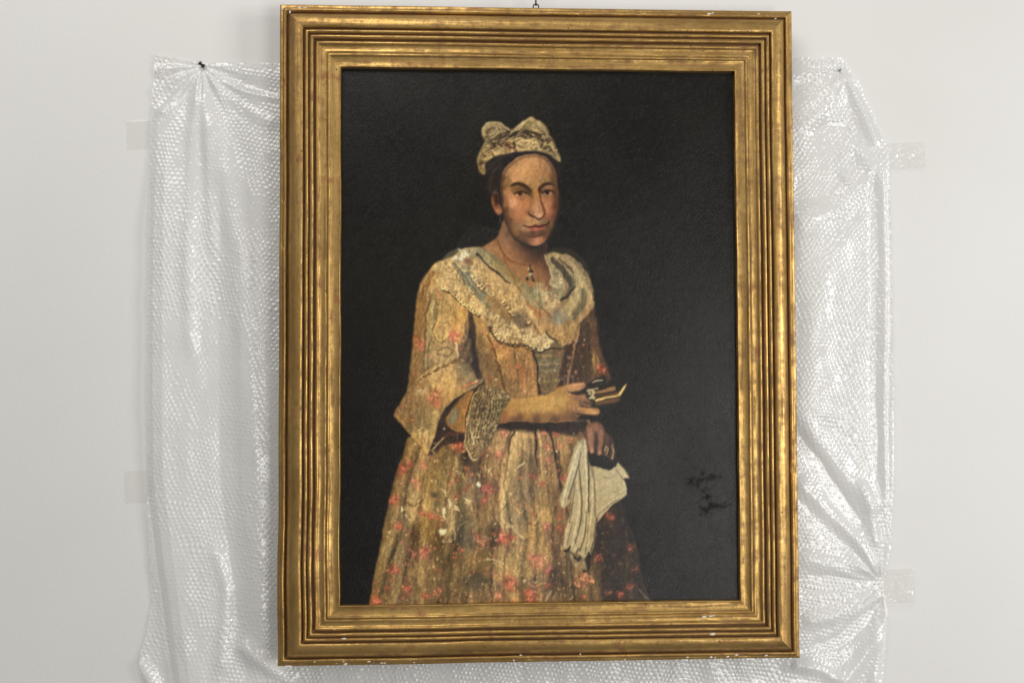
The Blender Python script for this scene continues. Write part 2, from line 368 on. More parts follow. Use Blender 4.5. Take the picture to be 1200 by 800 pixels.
for (p, w, c) in [([(475, 588), (482, 592), (490, 590), (497, 585)], 1.5, (70, 52, 34)), ([(478, 586), (486, 589), (492, 585)], 1.6, (168, 142, 92)),
    ([(586, 600), (590, 595), (598, 590), (604, 594)], 1.6, (68, 58, 42)), ([(597, 590), (604, 595), (610, 600), (616, 596)], 2.2, (166, 130, 84)), ([(603, 585), (609, 592), (616, 594), (621, 600)], 2, (158, 112, 78)), ([(612, 588), (619, 592), (624, 597)], 2, (150, 110, 76)),
    ([(593, 617), (601, 618), (607, 625), (613, 631)], 2, (184, 166, 122)), ([(604, 638), (611, 636), (616, 637)], 1.4, (150, 134, 96)), ([(611, 640), (610, 655), (609, 668), (604, 676)], 1.8, (156, 138, 98)),
    ([(625, 614), (630, 606), (634, 598)], 2, (176, 150, 96)), ([(620, 612), (626, 615), (632, 612)], 1.3, (62, 44, 28)), ([(580, 605), (588, 616), (590, 622)], 2, (160, 140, 98)),
    ([(568, 655), (575, 654), (583, 658), (590, 660)], 2, (190, 172, 124)), ([(575, 659), (582, 661), (589, 664)], 1.8, (176, 150, 98)), ([(582, 663), (590, 667), (600, 667)], 2, (146, 118, 70)), ([(557, 641), (565, 643), (572, 641)], 1.4, (178, 140, 92)), ([(556, 632), (566, 634), (574, 630)], 1.4, (170, 128, 84)), ([(560, 625), (567, 628), (573, 624)], 1.4, (164, 126, 82)),
    ([(618, 682), (626, 688), (634, 683), (640, 682)], 1.3, (170, 148, 104)), ([(621, 676), (626, 683), (632, 686)], 1.2, (168, 146, 100)), ([(621, 665), (622, 655), (628, 650), (636, 652)], 1.2, (130, 82, 58)), ([(646, 692), (643, 699), (639, 706)], 2, (166, 150, 112)),
    ([(533, 632), (533, 624), (531, 618)], 1.6, (172, 156, 112)), ([(577, 672), (576, 690), (576, 706)], [1.6, 1.2, 1.5], (52, 40, 26)), ([(579, 672), (580, 690), (579, 706)], 1.6, (172, 146, 94)), ([(750, 690), (755, 697), (760, 702)], 2.2, (104, 104, 92)), ([(746, 660), (752, 672), (756, 684)], 1.4, (70, 62, 50)),
    ([(537, 620), (543, 612), (548, 610), (552, 616)], 1.6, (140, 122, 82)), ([(532, 610), (527, 622), (522, 630)], 2, (150, 130, 86))]:
    stroke(p, w, c, .8, .58, skc)
blob(519, 622.5, 3.4, 3, (200, 188, 148), .95, 0, skc, 4)
for (x, y) in ((520, 633), (528, 632.5)): curl(x, y, 2.2, 0, 340, 1.2, (186, 170, 126), .9, skc); blob(x, y, .9, .9, (90, 72, 46), .9, 0, skc)
blob(561, 568, 2, 2.6, (214, 204, 170), .95, 0, skc, 3); blob(520, 598, 2, 3, (206, 196, 158), .9, 0, skc, 3); blob(509, 580, 3, 3, (46, 44, 36), .8, 0, skc, 3); blob(511, 590, 3, 6, (70, 68, 52), .7, 0, skc)
blob(557, 680, 9, 8, (72, 64, 50), .8, 0, skc, 3); blob(545, 625, 7, 12, (92, 84, 62), .6, 0, skc); blob(515, 580, 4, 12, (92, 82, 56), .5, 0, skc)
for i in range(420):                                       # broken small touches
    y = rng.uniform(515, 706); f = (y-510)/196; x = rng.uniform(478-44*f, 700+20*f)
    c = [(184, 162, 112), (150, 92, 66), (84, 70, 46), (142, 132, 96), (60, 48, 32)][rng.integers(0, 5)]
    curl(x, y, rng.uniform(.8, 3), rng.uniform(0, 360), rng.uniform(60, 200), rng.uniform(.5, 1.3), jit(c, .08), rng.uniform(.2, .55), skc)

# ---- far sleeve and bodice ---------------------------------------------------------------
fs = shape([(684, 335), (693, 345), (699, 372), (704, 408), (713, 432), (714, 446), (690, 452), (664, 452), (660, 400)], (66, 52, 38), 1.6, key='dress')
for (x, y, rx, ry, c, a) in [(690, 395, 6, 22, (92, 72, 50), .7), (694, 424, 5, 14, (124, 100, 60), .75), (686, 385, 4, 12, (84, 60, 46), .6), (699, 400, 3, 10, (84, 52, 42), .6)]: blob(x, y, rx, ry, c, a, 0, fs)
scatter(fs, 90, lambda x, y: curl(x, y, rng.uniform(1, 3), rng.uniform(0, 360), rng.uniform(60, 200), rng.uniform(.5, 1.2), jit([(118, 94, 58), (44, 34, 26), (104, 66, 50)][rng.integers(0, 3)]), .5, fs))
stroke([(692, 412), (695, 420), (690, 436)], [1.5, 2.4, 2], (156, 126, 74), .7, .8, fs); stroke([(699, 418), (701, 426), (697, 434)], 1.5, (140, 112, 66), .7, .7, fs)
rose(706, 433, 6.5, (128, 62, 46), None, .85)
bod = shape([(549, 346), (556, 380), (560, 420), (570, 455), (578, 468), (600, 470), (636, 470), (668, 458), (684, 430), (690, 380), (688, 340), (630, 330), (580, 330)], (120, 94, 56), 1., key='dress')
tonal(bod, grid_pts('565,400,140,110,66;580,385,150,120,74;590,410,140,106,62;575,430,104,84,56;600,430,120,94,60;615,430,120,90,58;610,450,124,98,62;590,455,110,86,56;625,450,130,100,62;645,430,96,86,66;645,455,100,82,52;665,430,70,54,44;680,420,62,50,42;560,370,140,112,68;556,420,80,64,48'), 7., 1.)
stroke([(688, 345), (677, 380), (668, 415), (660, 455)], [8, 12, 12, 14], (52, 40, 34), 2, .9, bod)
shape([(676, 395), (690, 380), (694, 420), (690, 452), (664, 455), (668, 430)], (56, 45, 37), 1.5, .85)
stroke([(690, 345), (682, 372), (674, 402), (668, 430), (664, 452)], [1.8, 2, 2.2, 2.6, 2.6], (116, 92, 66), .7, .85)
stroke([(683, 362), (674, 394), (667, 424), (662, 446)], [1.2, 1.6, 1.4, 1.2], (78, 60, 46), .7, .8)
for t in np.linspace(0, 1, 9): blob(676-16*t+rng.normal(0, .6), 390+58*t, 1., 1., (128, 106, 92), .75)
for (x, y) in ((674.5, 437), (670, 442), (659, 444), (675, 400), (666, 418)): blob(x, y, 1.2, 1.2, (132, 116, 110), .7)
# stomacher: bluish-grey laced panel
st = shape([(623, 410), (640, 404), (662, 404), (658, 425), (650, 446), (648, 462), (634, 466), (630, 440)], (90, 79, 58), 1.2)
for y, c in ((417, (116, 100, 66)), (423, (92, 92, 76)), (427, (120, 118, 96)), (431, (82, 84, 74)), (435, (104, 104, 84)), (441, (98, 82, 54)), (447, (116, 98, 62)), (453, (88, 70, 46)), (459, (110, 88, 54))):
    stroke([(629, y), (641, y-.6), (656, y-1)], [1.4, 2.2, 1.6], c, .9, .75, st)
stroke([(624, 408), (629, 430), (632, 462)], [2, 2.4, 2.2], (46, 34, 25), .7, .9)
for (p, w, c, a) in [([(563, 395), (566, 430), (578, 462)], [10, 12, 10], (104, 84, 54), .6), ([(571, 392), (580, 415), (588, 445), (592, 460)], [1.6, 2, 2, 1.5], (60, 44, 30), .8), ([(574, 390), (583, 414), (590, 440)], [1.5, 2, 1.2], (160, 130, 78), .7),
    ([(598, 405), (606, 435), (612, 462)], [10, 12, 8], (112, 90, 56), .6), ([(608, 425), (613, 445), (617, 463)], [4, 6, 4], (146, 98, 60), .6), ([(620, 412), (624, 440), (627, 462)], [4, 5, 5], (142, 108, 64), .7), ([(602, 410), (606, 430), (609, 455)], [1.4, 1.6, 1.4], (66, 50, 34), .7), ([(586, 400), (596, 418), (602, 440)], [6, 8, 5], (142, 104, 62), .5)]:
    stroke(p, w, c, 1.2, a, bod)
scatter(bod, 260, lambda x, y: (x < 626 and y > 380) and curl(x, y, rng.uniform(1, 3.4), rng.uniform(0, 360), rng.uniform(60, 200), rng.uniform(.6, 1.5), jit([(162, 128, 78), (70, 52, 34), (156, 88, 60), (146, 132, 92), (120, 80, 48)][rng.integers(0, 5)]), .6, bod))
for (x, y, r) in ((590, 398, 4), (580, 405, 5), (608, 430, 4.5), (598, 412, 3), (572, 446, 3)): rose(x, y, r, (150, 88, 56), bod, .5)

# ---- near sleeve with its turned-back cuff -------------------------------------------------
SL = [(514, 306), (503, 317), (492, 334), (488, 352), (486, 376), (483, 408), (479, 448), (477, 462), (490, 470), (545, 455), (561, 451), (566, 445), (560, 420), (556, 390), (553, 360), (550, 330), (535, 306)]
slv = shape(SL, (134, 110, 66), 1., key='dress')
SLEEVE = grid_pts('500,330,150,120,72;492,350,120,92,54;510,350,140,122,80;530,335,160,130,80;522,360,150,126,80;545,355,160,130,78;500,385,130,110,66;488,385,116,88,52;515,385,150,126,80;540,380,150,120,70;552,385,70,58,48;490,425,120,94,56;505,415,118,98,60;525,415,140,118,76;545,410,90,74,56;555,425,56,46,40;483,450,116,90,52;480,475,120,92,54;500,465,136,112,70;520,440,170,140,88;535,445,160,130,80;548,440,110,96,72;495,490,110,92,60;510,490,120,100,64;500,515,140,118,76;530,460,140,114,70')
tonal(slv, SLEEVE, 6., 1.)
for (p, w, c, a) in [([(508, 318), (497, 340), (492, 370), (489, 410), (484, 448)], [6, 6, 6, 6, 4], (112, 84, 48), .8), ([(516, 325), (508, 350), (504, 385), (500, 430)], [6, 9, 9, 8], (142, 128, 84), .75), ([(506, 345), (499, 370), (497, 410), (493, 440)], [2, 3, 3, 3], (88, 68, 42), .8), ([(505, 395), (502, 415), (501, 435)], [1.6, 2, 2], (92, 72, 46), .8),
    ([(525, 320), (521, 345), (516, 380), (512, 420)], [10, 12, 12, 10], (148, 122, 76), .6), ([(512, 352), (510, 372)], [5, 6], (100, 88, 60), .6), ([(542, 350), (540, 375), (536, 400)], [12, 10, 8], (160, 128, 74), .7), ([(551, 362), (554, 385), (556, 410), (562, 440)], [5, 9, 12, 8], (50, 42, 38), .92), ([(546, 390), (549, 405), (552, 420)], [4, 7, 8], (64, 54, 44), .8), ([(488, 450), (498, 435)], [8, 10], (110, 86, 54), .6)]:
    stroke(p, w, c, 1.3, a, slv)
for i in range(160):
    x = rng.uniform(482, 552); y = rng.uniform(315, 440); L = rng.uniform(8, 28); c = jit((166, 138, 86) if rng.random() < .55 else (92, 70, 42), .1)
    stroke([(x+1, y), (x, y+L/2), (x-2, y+L)], [.3, rng.uniform(.6, 1.5), .3], c, .6, .36, slv)
rose(513, 346, 4.5, (166, 96, 66), slv, .6); rose(491, 404, 6, (170, 92, 64), slv, .75); rose(487, 396, 4, (150, 84, 54), slv, .7); rose(511, 338, 3, (160, 100, 66), slv, .5); rose(497.5, 380, 2.5, (160, 96, 64), slv, .6)
rose(532, 394, 7.6, (178, 98, 74), slv, .9)
stroke([(534, 402), (536, 410), (536.5, 418)], [3, 3, 2], (178, 156, 104), .7, .85, slv)
stroke([(542, 388), (545, 395), (542, 400)], 2, (170, 150, 104), .8, .6, slv)
stroke([(516, 366), (511, 380), (509, 392), (514, 399), (521, 396), (524, 385), (520, 378)], [2, 5, 6, 5, 4, 3, 2], (172, 144, 84), 1, .75, slv)
stroke([(512, 372), (507, 388), (511, 398), (519, 400), (526, 394)], [1, 1.3, 1.5, 1.4, 1], (78, 64, 40), .6, .8, slv)
stroke([(513, 410), (520, 407), (527, 408), (530, 412), (522, 417), (514, 414)], 2.4, (94, 80, 52), 1, .7, slv)
for (p, c) in (([(520, 380), (525, 377), (529, 382)], (70, 58, 44)), ([(512, 360), (518, 362), (520, 370)], (166, 140, 88)), ([(505, 420), (508, 412), (514, 420)], (168, 140, 88)), ([(521, 355), (527, 358), (524, 366)], (116, 90, 54)), ([(530, 362), (535, 370), (534, 380)], (122, 92, 54))): stroke(p, 1.3, c, .6, .7, slv)
scatter(slv, 130, lambda x, y: x < 548 and curl(x, y, rng.uniform(.8, 2.4), rng.uniform(0, 360), rng.uniform(60, 180), rng.uniform(.5, 1.1), jit([(172, 144, 90), (92, 72, 44), (152, 96, 66)][rng.integers(0, 3)]), .4, slv))
# underside of the cuff and the opening
shape([(561, 452), (545, 462), (526, 475), (514, 494), (506, 520), (502, 530), (512, 522), (522, 508), (545, 506), (553, 470)], (44, 36, 34), 1., key='dress')
shape([(551, 458), (540, 466), (526, 484), (522, 495), (530, 502), (544, 506), (549, 480), (554, 462)], (118, 88, 50), 1.3)
shape([(532, 478), (526, 488), (525, 496), (534, 494), (537, 480)], (92, 90, 70), 1.6, .9); stroke([(553, 460), (548, 472), (545, 492), (543, 504)], [2, 3, 3, 3], (150, 104, 58), 1, .7)
stroke([(521, 510), (530, 508), (545, 506)], [3, 4, 3], (84, 52, 40), 1.4, .6)
stroke([(519, 512), (512, 520), (505, 529)], [1.6, 2.2, 1.6], (134, 114, 82), .7, .9)
CU = [(538, 420), (520, 428), (500, 438), (486, 450), (478, 458), (470, 470), (462, 484), (466, 492), (478, 505), (490, 518), (501, 532), (508, 512), (514, 492), (524, 475), (540, 463), (561, 451), (552, 436), (545, 424)]
cuf = shape(CU, (136, 112, 66), .9, key='dress')
tonal(cuf, SLEEVE, 6., 1.)
for (x, y, rx, ry, c, a, an) in [(480, 478, 16, 10, (120, 92, 52), .7, -50), (524, 443, 14, 12, (164, 134, 80), .75, -30), (497, 492, 12, 16, (112, 98, 64), .7, -30), (545, 438, 8, 14, (106, 96, 68), .7, -20), (508, 500, 6, 14, (142, 124, 80), .6, 20), (516, 455, 10, 16, (150, 120, 70), .5, 0), (552, 442, 6, 10, (86, 76, 60), .6, -30)]: blob(x, y, rx, ry, c, a, an, cuf)
for i in range(90):
    x = rng.uniform(466, 552); y = rng.uniform(432, 512); L = rng.uniform(6, 18); c = jit((168, 140, 88) if rng.random() < .5 else (90, 72, 44), .1)
    stroke([(x, y), (x-L*.15, y+L/2), (x-L*.1, y+L)], [.3, rng.uniform(.6, 1.6), .3], c, .6, .36, cuf)
stroke([(487, 450), (500, 440), (515, 431), (528, 426), (539, 420)], [2.2, 3.5, 4, 3.6, 2.6], (104, 78, 46), .9, .85)
for t in np.linspace(0, 1, 12):
    x = 488+50*t; y = 447-28*t+2*math.sin(t*9); curl(x, y, 2, rng.uniform(0, 360), 180, 1.1, (186, 156, 98) if rng.random() < .6 else (70, 52, 32), .85)
stroke([(487, 447), (500, 436), (514, 428)], [1, 1.6, 1], (182, 152, 94), .6, .7)
rose(509, 466, 8.5, (170, 100, 70), cuf, .85); rose(482, 492, 4, (156, 92, 58), cuf, .6); rose(513, 475, 4, (172, 92, 66), cuf, .7)
for k in range(6): stroke([(541+k*3, 455-k*1.2), (545+k*3, 451-k*1.2)], 1.5, (168, 96, 68), .6, .7, cuf)
blob(493, 459, 4.5, 3, (166, 148, 104), .8, 20, cuf, 3); blob(550, 440, 4, 6, (152, 134, 92), .5, 40, cuf)
for (p) in ([(490, 505), (496, 501), (500, 505)], [(497, 512), (500, 505), (503, 503)], [(499, 518), (502, 512), (500, 508)]): stroke(p, 1.2, (184, 162, 112), .6, .7, cuf)
stroke([(463, 485), (478, 504), (490, 517), (501, 531)], [1.2, 1.4, 1.6, 1.4], (164, 128, 74), .7, .75)
stroke([(502, 530), (508, 512), (515, 491), (525, 474), (541, 462), (560, 451)], [1.5, 1.5, 1.2, 1.2, 1, 1], (158, 128, 76), .6, .6)
scatter(cuf, 80, lambda x, y: curl(x, y, rng.uniform(.8, 2.2), rng.uniform(0, 360), rng.uniform(60, 180), rng.uniform(.5, 1), jit([(176, 150, 96), (88, 70, 44), (160, 100, 70)][rng.integers(0, 3)]), .45, cuf))

gown = np.clip(np.maximum.reduce([skc, slv, cuf, bod]), 0, 1)
def sprig(x, y):
    k = rng.random(); dk = 1. if x < 690 else .55
    if k < .42: leaf(x, y, rng.uniform(2, 6), rng.normal(80, 30), rng.uniform(.8, 1.7), jit((172, 148, 98), .1)*dk, rng.uniform(.35, .75), gown)
    elif k < .62: leaf(x, y, rng.uniform(2, 7), rng.normal(85, 25), rng.uniform(.7, 1.4), jit((78, 62, 40), .12)*dk, rng.uniform(.4, .7), gown)
    elif k < .74: blob(x, y, rng.uniform(.8, 1.8), rng.uniform(.7, 1.6), jit((166, 92, 68), .1)*dk, rng.uniform(.4, .8), rng.uniform(0, 90), gown, 3)
    elif k < .9: curl(x, y, rng.uniform(1.2, 3.2), rng.uniform(0, 360), rng.uniform(80, 230), rng.uniform(.6, 1.1), jit((172, 146, 96), .08)*dk, rng.uniform(.2, .42), gown)
    else: blob(x, y, rng.uniform(.6, 1.3), rng.uniform(.6, 1.3), jit((196, 176, 126), .06)*dk, rng.uniform(.4, .8), 0, gown, 3)
scatter(gown*(1-np.clip(full(polymask([(545, 360), (560, 360), (570, 450), (548, 420)], 1)), 0, 1)), 1300, sprig)
for i in range(46):
    y = rng.uniform(530, 700); f = (y-510)/196; x = rng.uniform(474-40*f, 690+10*f); rose(x, y, rng.uniform(1.8, 3.4), ((160, 80, 58), (172, 108, 80), (150, 84, 70))[rng.integers(0, 3)], skc, rng.uniform(.45, .75))
# ---- neck and bosom ------------------------------------------------------------------------
nk = shape([(590, 258), (587, 268), (582, 279), (566, 289), (561, 296), (582, 316), (604, 336), (622, 350), (640, 346), (650, 338), (646, 320), (640, 300), (640, 284), (620, 276), (600, 262)], (158, 112, 74), 1., key='neck')
for (x, y, rx, ry, c, a, an) in [(576, 296, 12, 9, (168, 126, 80), .8, 40), (600, 296, 9, 14, (166, 110, 74), .6, -40), (622, 302, 14, 12, (112, 72, 52), .85, 0), (634, 294, 14, 14, (48, 34, 30), .95, 0), (640, 312, 7, 12, (84, 54, 42), .85, 0), (622, 288, 16, 6, (52, 38, 32), .9, 10), (641, 330, 6, 10, (112, 70, 50), .8, 0), (624, 330, 14, 14, (158, 116, 76), .7, 0), (610, 318, 14, 10, (166, 120, 78), .6, 30), (588, 272, 5, 8, (130, 94, 64), .7, 0), (593, 283, 3, 10, (178, 132, 94), .5, -30), (596, 274, 5, 5, (92, 66, 50), .6, 0)]: blob(x, y, rx, ry, c, a, an, nk)

# ---- fichu ------------------------------------------------------------------------------------
# far side of the shawl
f2 = shape([(638, 298), (646, 296), (664, 298), (680, 308), (690, 324), (696, 345), (695, 360), (684, 372), (676, 385), (668, 402), (655, 398), (640, 380), (630, 350), (647, 336), (645, 322), (641, 308)], (128, 110, 74), 1., key='fichu')
for (p, w, c, a) in [([(640, 296), (655, 292), (672, 297), (684, 308), (691, 322)], [4, 5, 5, 4, 3], (50, 46, 37), .8), ([(648, 297), (662, 308), (676, 322), (686, 340), (688, 356)], [4, 6, 7, 8, 6], (142, 124, 84), .8), ([(664, 304), (676, 314), (684, 326), (690, 344)], [3, 4, 4, 3], (150, 130, 88), .7), ([(656, 303), (668, 314), (678, 330), (683, 344)], [2.2, 2.6, 2.4, 2], (76, 66, 46), .85),
    ([(647, 304), (657, 314), (665, 324), (670, 336), (664, 346), (656, 352)], [5, 8, 9, 7, 4, 1.5], (62, 55, 41), .85), ([(668, 322), (672, 332), (668, 342)], [3, 6, 4], (96, 92, 68), .6), ([(676, 322), (680, 336), (674, 350), (664, 366)], [6, 9, 10, 10], (150, 134, 90), .85), ([(683, 340), (684, 352), (678, 364), (668, 376)], [4, 7, 7, 5], (86, 80, 58), .75), ([(674, 336), (666, 346), (656, 354)], [1.5, 2, 1.2], (44, 36, 28), .9), ([(693, 350), (690, 362), (680, 374), (668, 386)], [3, 5, 5, 4], (152, 120, 78), .8), ([(692, 342), (693, 350), (688, 360)], [2, 2.4, 2], (178, 152, 100), .6),
    ([(672, 370), (662, 376), (650, 378)], [1, 1.6, 1.2], (170, 152, 108), .7), ([(640, 360), (648, 372), (656, 384)], [8, 10, 8], (122, 116, 90), .6), ([(676, 384), (672, 396), (666, 402)], [8, 6, 3], (138, 110, 68), .6)]:
    stroke(p, w, c, 1.1, a)
f3 = shape([(638, 298), (643, 303), (650, 312), (657, 322), (661, 334), (658, 346), (650, 352), (646, 344), (652, 338), (646, 330), (648, 322), (645, 318), (642, 310)], (128, 116, 82), .8, key='fichu')
lace(f3, 60, (172, 156, 112), (80, 72, 54), 2.4, .7)
stroke([(638, 299), (643, 312), (647, 324), (645, 330), (652, 337)], [1.5, 2, 2.4, 3, 3], (176, 160, 116), .7, .85)
# near side: broad band with two lace flounces and blue-grey ribbon
FI = [(531, 300), (519, 305), (504, 316), (516, 320), (522, 338), (540, 352), (552, 360), (562, 368), (572, 382), (585, 398), (600, 400), (616, 402), (628, 407), (640, 406), (650, 400), (664, 404), (672, 392), (668, 370), (654, 352), (640, 346), (630, 330), (622, 345), (606, 332), (590, 318), (574, 300), (562, 290), (548, 290), (538, 294)]
fic = shape(FI, (158, 132, 84), .8, key='fichu')
tonal(fic, grid_pts('540,300,150,135,95;525,315,165,138,88;535,335,168,140,90;550,350,165,138,88;560,362,170,145,98;548,325,112,112,92;560,343,115,110,85;575,358,128,105,68;560,315,165,140,92;580,330,168,140,90;600,345,165,135,85;605,360,170,140,85;590,365,125,98,60;612,373,105,88,62;580,375,150,125,80;600,390,165,142,95;620,395,172,150,105;635,400,175,158,115;570,297,140,130,92;590,312,160,130,82;608,330,165,138,90;620,340,130,128,95;630,352,128,125,90;640,345,165,140,95;650,355,140,115,80;640,365,150,120,80;655,372,125,115,88;648,385,150,118,72;660,392,140,112,70;625,365,150,115,70;632,385,150,120,75;648,315,120,108,78;655,330,95,88,68;668,325,60,55,45;662,345,130,118,82;672,350,150,135,92;680,335,140,122,82;685,350,85,82,65;690,358,150,120,78;675,365,110,100,75;670,310,125,108,72;655,300,60,55,45;680,312,110,96,66;665,385,130,105,65'), 4.5, .95)
stroke([(562, 291), (576, 303), (592, 318), (608, 333), (622, 345), (640, 362)], [3, 9, 12, 11, 9, 7], (148, 126, 80), 1.2, .9); stroke([(566, 292), (582, 304), (597, 316)], [4, 5, 3], (130, 120, 86), 1.3, .7)
stroke([(600, 326), (614, 336), (626, 348)], [3, 5, 5], (166, 138, 88), 1, .7)
stroke([(612, 334), (622, 342), (632, 350), (636, 360)], [3, 7, 9, 6], (128, 122, 86), 1.2, .8)
stroke([(558, 297), (572, 311), (586, 322), (598, 333)], [2.2, 2.6, 2.8, 2], (50, 45, 36), .7, .92); stroke([(560, 301), (574, 315), (590, 328), (602, 337)], [1, 1.4, 1.8, 1.8], (150, 126, 92), .6, .7)
l1 = shape([(549, 300), (561, 304), (572, 318), (588, 331), (600, 340), (614, 356), (626, 370), (620, 380), (607, 368), (598, 360), (590, 352), (580, 348), (572, 340), (560, 332), (553, 322), (548, 310)], (166, 138, 88), .8, .3)
l2 = shape([(531, 300), (521, 304), (505, 317), (514, 320), (520, 336), (530, 339), (537, 350), (548, 357), (556, 364), (564, 366), (563, 356), (556, 346), (548, 336), (541, 324), (534, 312)], (172, 144, 92), .8, .3)
l3 = shape([(567, 362), (574, 362), (588, 372), (598, 378), (614, 385), (630, 390), (642, 396), (645, 404), (636, 408), (626, 406), (617, 401), (602, 402), (588, 399), (578, 390), (572, 380)], (164, 140, 92), .8, .3)
l4 = shape([(630, 330), (637, 329), (643, 336), (650, 344), (656, 352), (650, 362), (640, 362), (634, 352), (631, 342)], (166, 142, 94), .8, .3)
l5 = shape([(634, 372), (646, 374), (654, 386), (666, 390), (672, 398), (664, 404), (652, 398), (644, 390)], (150, 120, 74), .9, .3)
lace(l1, 210, (196, 170, 114), (120, 92, 54), 3., .75); lace(l2, 240, (202, 176, 120), (126, 98, 58), 3., .75); lace(l3, 260, (198, 176, 124), (88, 68, 42), 3.2, .8); lace(l4, 70, (190, 170, 122), (116, 92, 62), 2.6, .7); lace(l5, 50, (176, 146, 94), (100, 74, 46), 2.6, .6)
# scalloped rims
def scallop(pts, r, col, dark):
    p = spline(pts, False, 12); d = np.r_[0, np.cumsum(np.hypot(*np.diff(p, axis=0).T))]
    for s in np.arange(0, d[-1], r*1.55):
        x, y = np.interp(s, d, p[:, 0]), np.interp(s, d, p[:, 1])
        curl(x+rng.normal(0, .4), y+rng.normal(0, .4)+1.5, r*rng.uniform(.9, 1.25), rng.uniform(-30, 30), 200, 1.9, np.array(dark)*.75, .8); curl(x, y, r*rng.uniform(.7, 1.15), rng.uniform(-30, 20), rng.uniform(170, 240), rng.uniform(1.2, 2.1), np.minimum(jit(col, .05)*1.06, 250), .95)
scallop([(553, 322), (560, 332), (571, 341), (580, 348), (590, 353)], 3, (194, 166, 108), (98, 76, 46)); scallop([(590, 354), (600, 366), (610, 366), (622, 378)], 3.6, (196, 166, 104), (96, 72, 42))
scallop([(519, 337), (530, 341), (538, 351), (548, 358), (556, 365), (564, 368)], 2.8, (202, 178, 126), (82, 62, 38)); scallop([(576, 384), (584, 396), (592, 400), (602, 402), (614, 402)], 2.8, (200, 176, 124), (58, 42, 28)); scallop([(615, 402), (622, 407), (630, 409), (638, 407), (643, 403)], 3, (208, 196, 152), (56, 42, 30))
scallop([(536, 314), (543, 324), (550, 336), (556, 345)], 2.4, (200, 172, 116), (110, 92, 60))
# ribbon between the flounces
stroke([(531, 306), (538, 316), (546, 326), (556, 338), (564, 348), (572, 360)], [3, 5, 6, 7, 7, 4], (112, 108, 80), 1., .85); stroke([(532, 307), (540, 318), (550, 331), (560, 343)], [1, 1.8, 2.2, 1.6], (88, 86, 66), .8, .6); stroke([(540, 315), (550, 327), (562, 342), (570, 354)], [1, 1.4, 1.6, 1], (142, 136, 106), .7, .7)
shape([(570, 346), (584, 350), (592, 360), (594, 372), (584, 368), (574, 358)], (136, 110, 68), 1.5, .85); blob(611, 374, 8, 6, (104, 88, 62), .8, 30); blob(606, 370, 6, 3, (88, 76, 56), .6, 20); stroke([(618, 360), (626, 374), (634, 388)], [4, 6, 3], (178, 148, 92), 1, .8); stroke([(622, 374), (628, 384), (632, 392)], [2, 3, 2], (108, 88, 58), 1, .7)
blob(652, 374, 6, 5, (108, 108, 92), .7, 40); stroke([(640, 388), (646, 396), (652, 400)], [2, 3.4, 2], (60, 58, 40), .9, .8); stroke([(626, 352), (636, 362), (646, 372)], [1.2, 1.6, 1.2], (104, 68, 40), .8, .8)
blob(547, 304.5, 4.5, 3.6, (114, 84, 58), .95, 30, None, 3); stroke([(537, 310), (543, 316), (551, 316), (556, 308)], [1.8, 2.4, 2, 1.4], (190, 166, 110), .7, .85); stroke([(539, 308), (546, 312), (552, 310)], [1, 1.6, 1], (150, 120, 76), .7, .8)
for (x, y) in ((538, 293), (541, 298), (535, 302), (545, 296), (543, 300), (531, 305), (548, 298), (540, 303)): blob(x, y, 2, 1.6, (206, 196, 162), .9, rng.uniform(0, 90), None, 3)
stroke([(520, 303), (527, 298), (535, 294)], [3, 5, 4], (112, 104, 78), 1, .7); stroke([(521, 306), (529, 306), (536, 309)], [2, 3, 2], (178, 150, 98), .8, .8)
blob(562.5, 369, 1.6, 1.3, (24, 18, 14), .95); blob(574, 384, 2.4, 3, (44, 32, 24), .85, 40); stroke([(576, 388), (583, 398), (594, 402), (604, 404), (616, 404), (624, 410), (634, 412), (646, 408), (664, 408)], [1, 1.6, 1.6, 2, 2.6, 2, 2.2, 2.4, 2], (48, 36, 27), .9, .8)
# ---- chains and cross -----------------------------------------------------------------------
stroke([(582, 278), (586, 290), (594, 302), (604, 308), (614, 310), (622, 310)], [1.2, 1.6, 1.5, 1.4, 1.3, 1], (116, 70, 38), .6, .85)
stroke([(584, 284), (589, 296), (593, 308), (600, 322), (606, 334), (614, 346), (620, 356), (628, 364), (633, 370)], 1.5, (138, 84, 44), .6, .8); stroke([(631.5, 306), (631, 325), (632, 345), (632, 368)], 1.3, (120, 76, 42), .6, .75); stroke([(626, 366), (632, 370), (638, 366)], 1.6, (150, 92, 44), .7, .7); stroke([(633, 370), (631, 384), (629, 392)], 1.2, (128, 84, 44), .6, .6)
for p in (([(621, 311), (621.5, 317)]), ([(621.5, 322), (618, 326)]), ([(622, 322), (626, 329)]), ([(620, 318), (624, 318)])): stroke(p, 2.2, (56, 42, 32), .7, .9, None, False)
for (x, y, c) in ((621.5, 321.5, (206, 192, 156)), (619, 315, (170, 150, 104)), (625.5, 323.5, (120, 112, 84)), (618, 327, (40, 32, 26)), (625.5, 329, (38, 30, 24)), (622.5, 318, (40, 32, 26)), (620, 323, (178, 160, 118))): blob(x, y, 1.5, 1.5, c, .9, 0, None, 3)

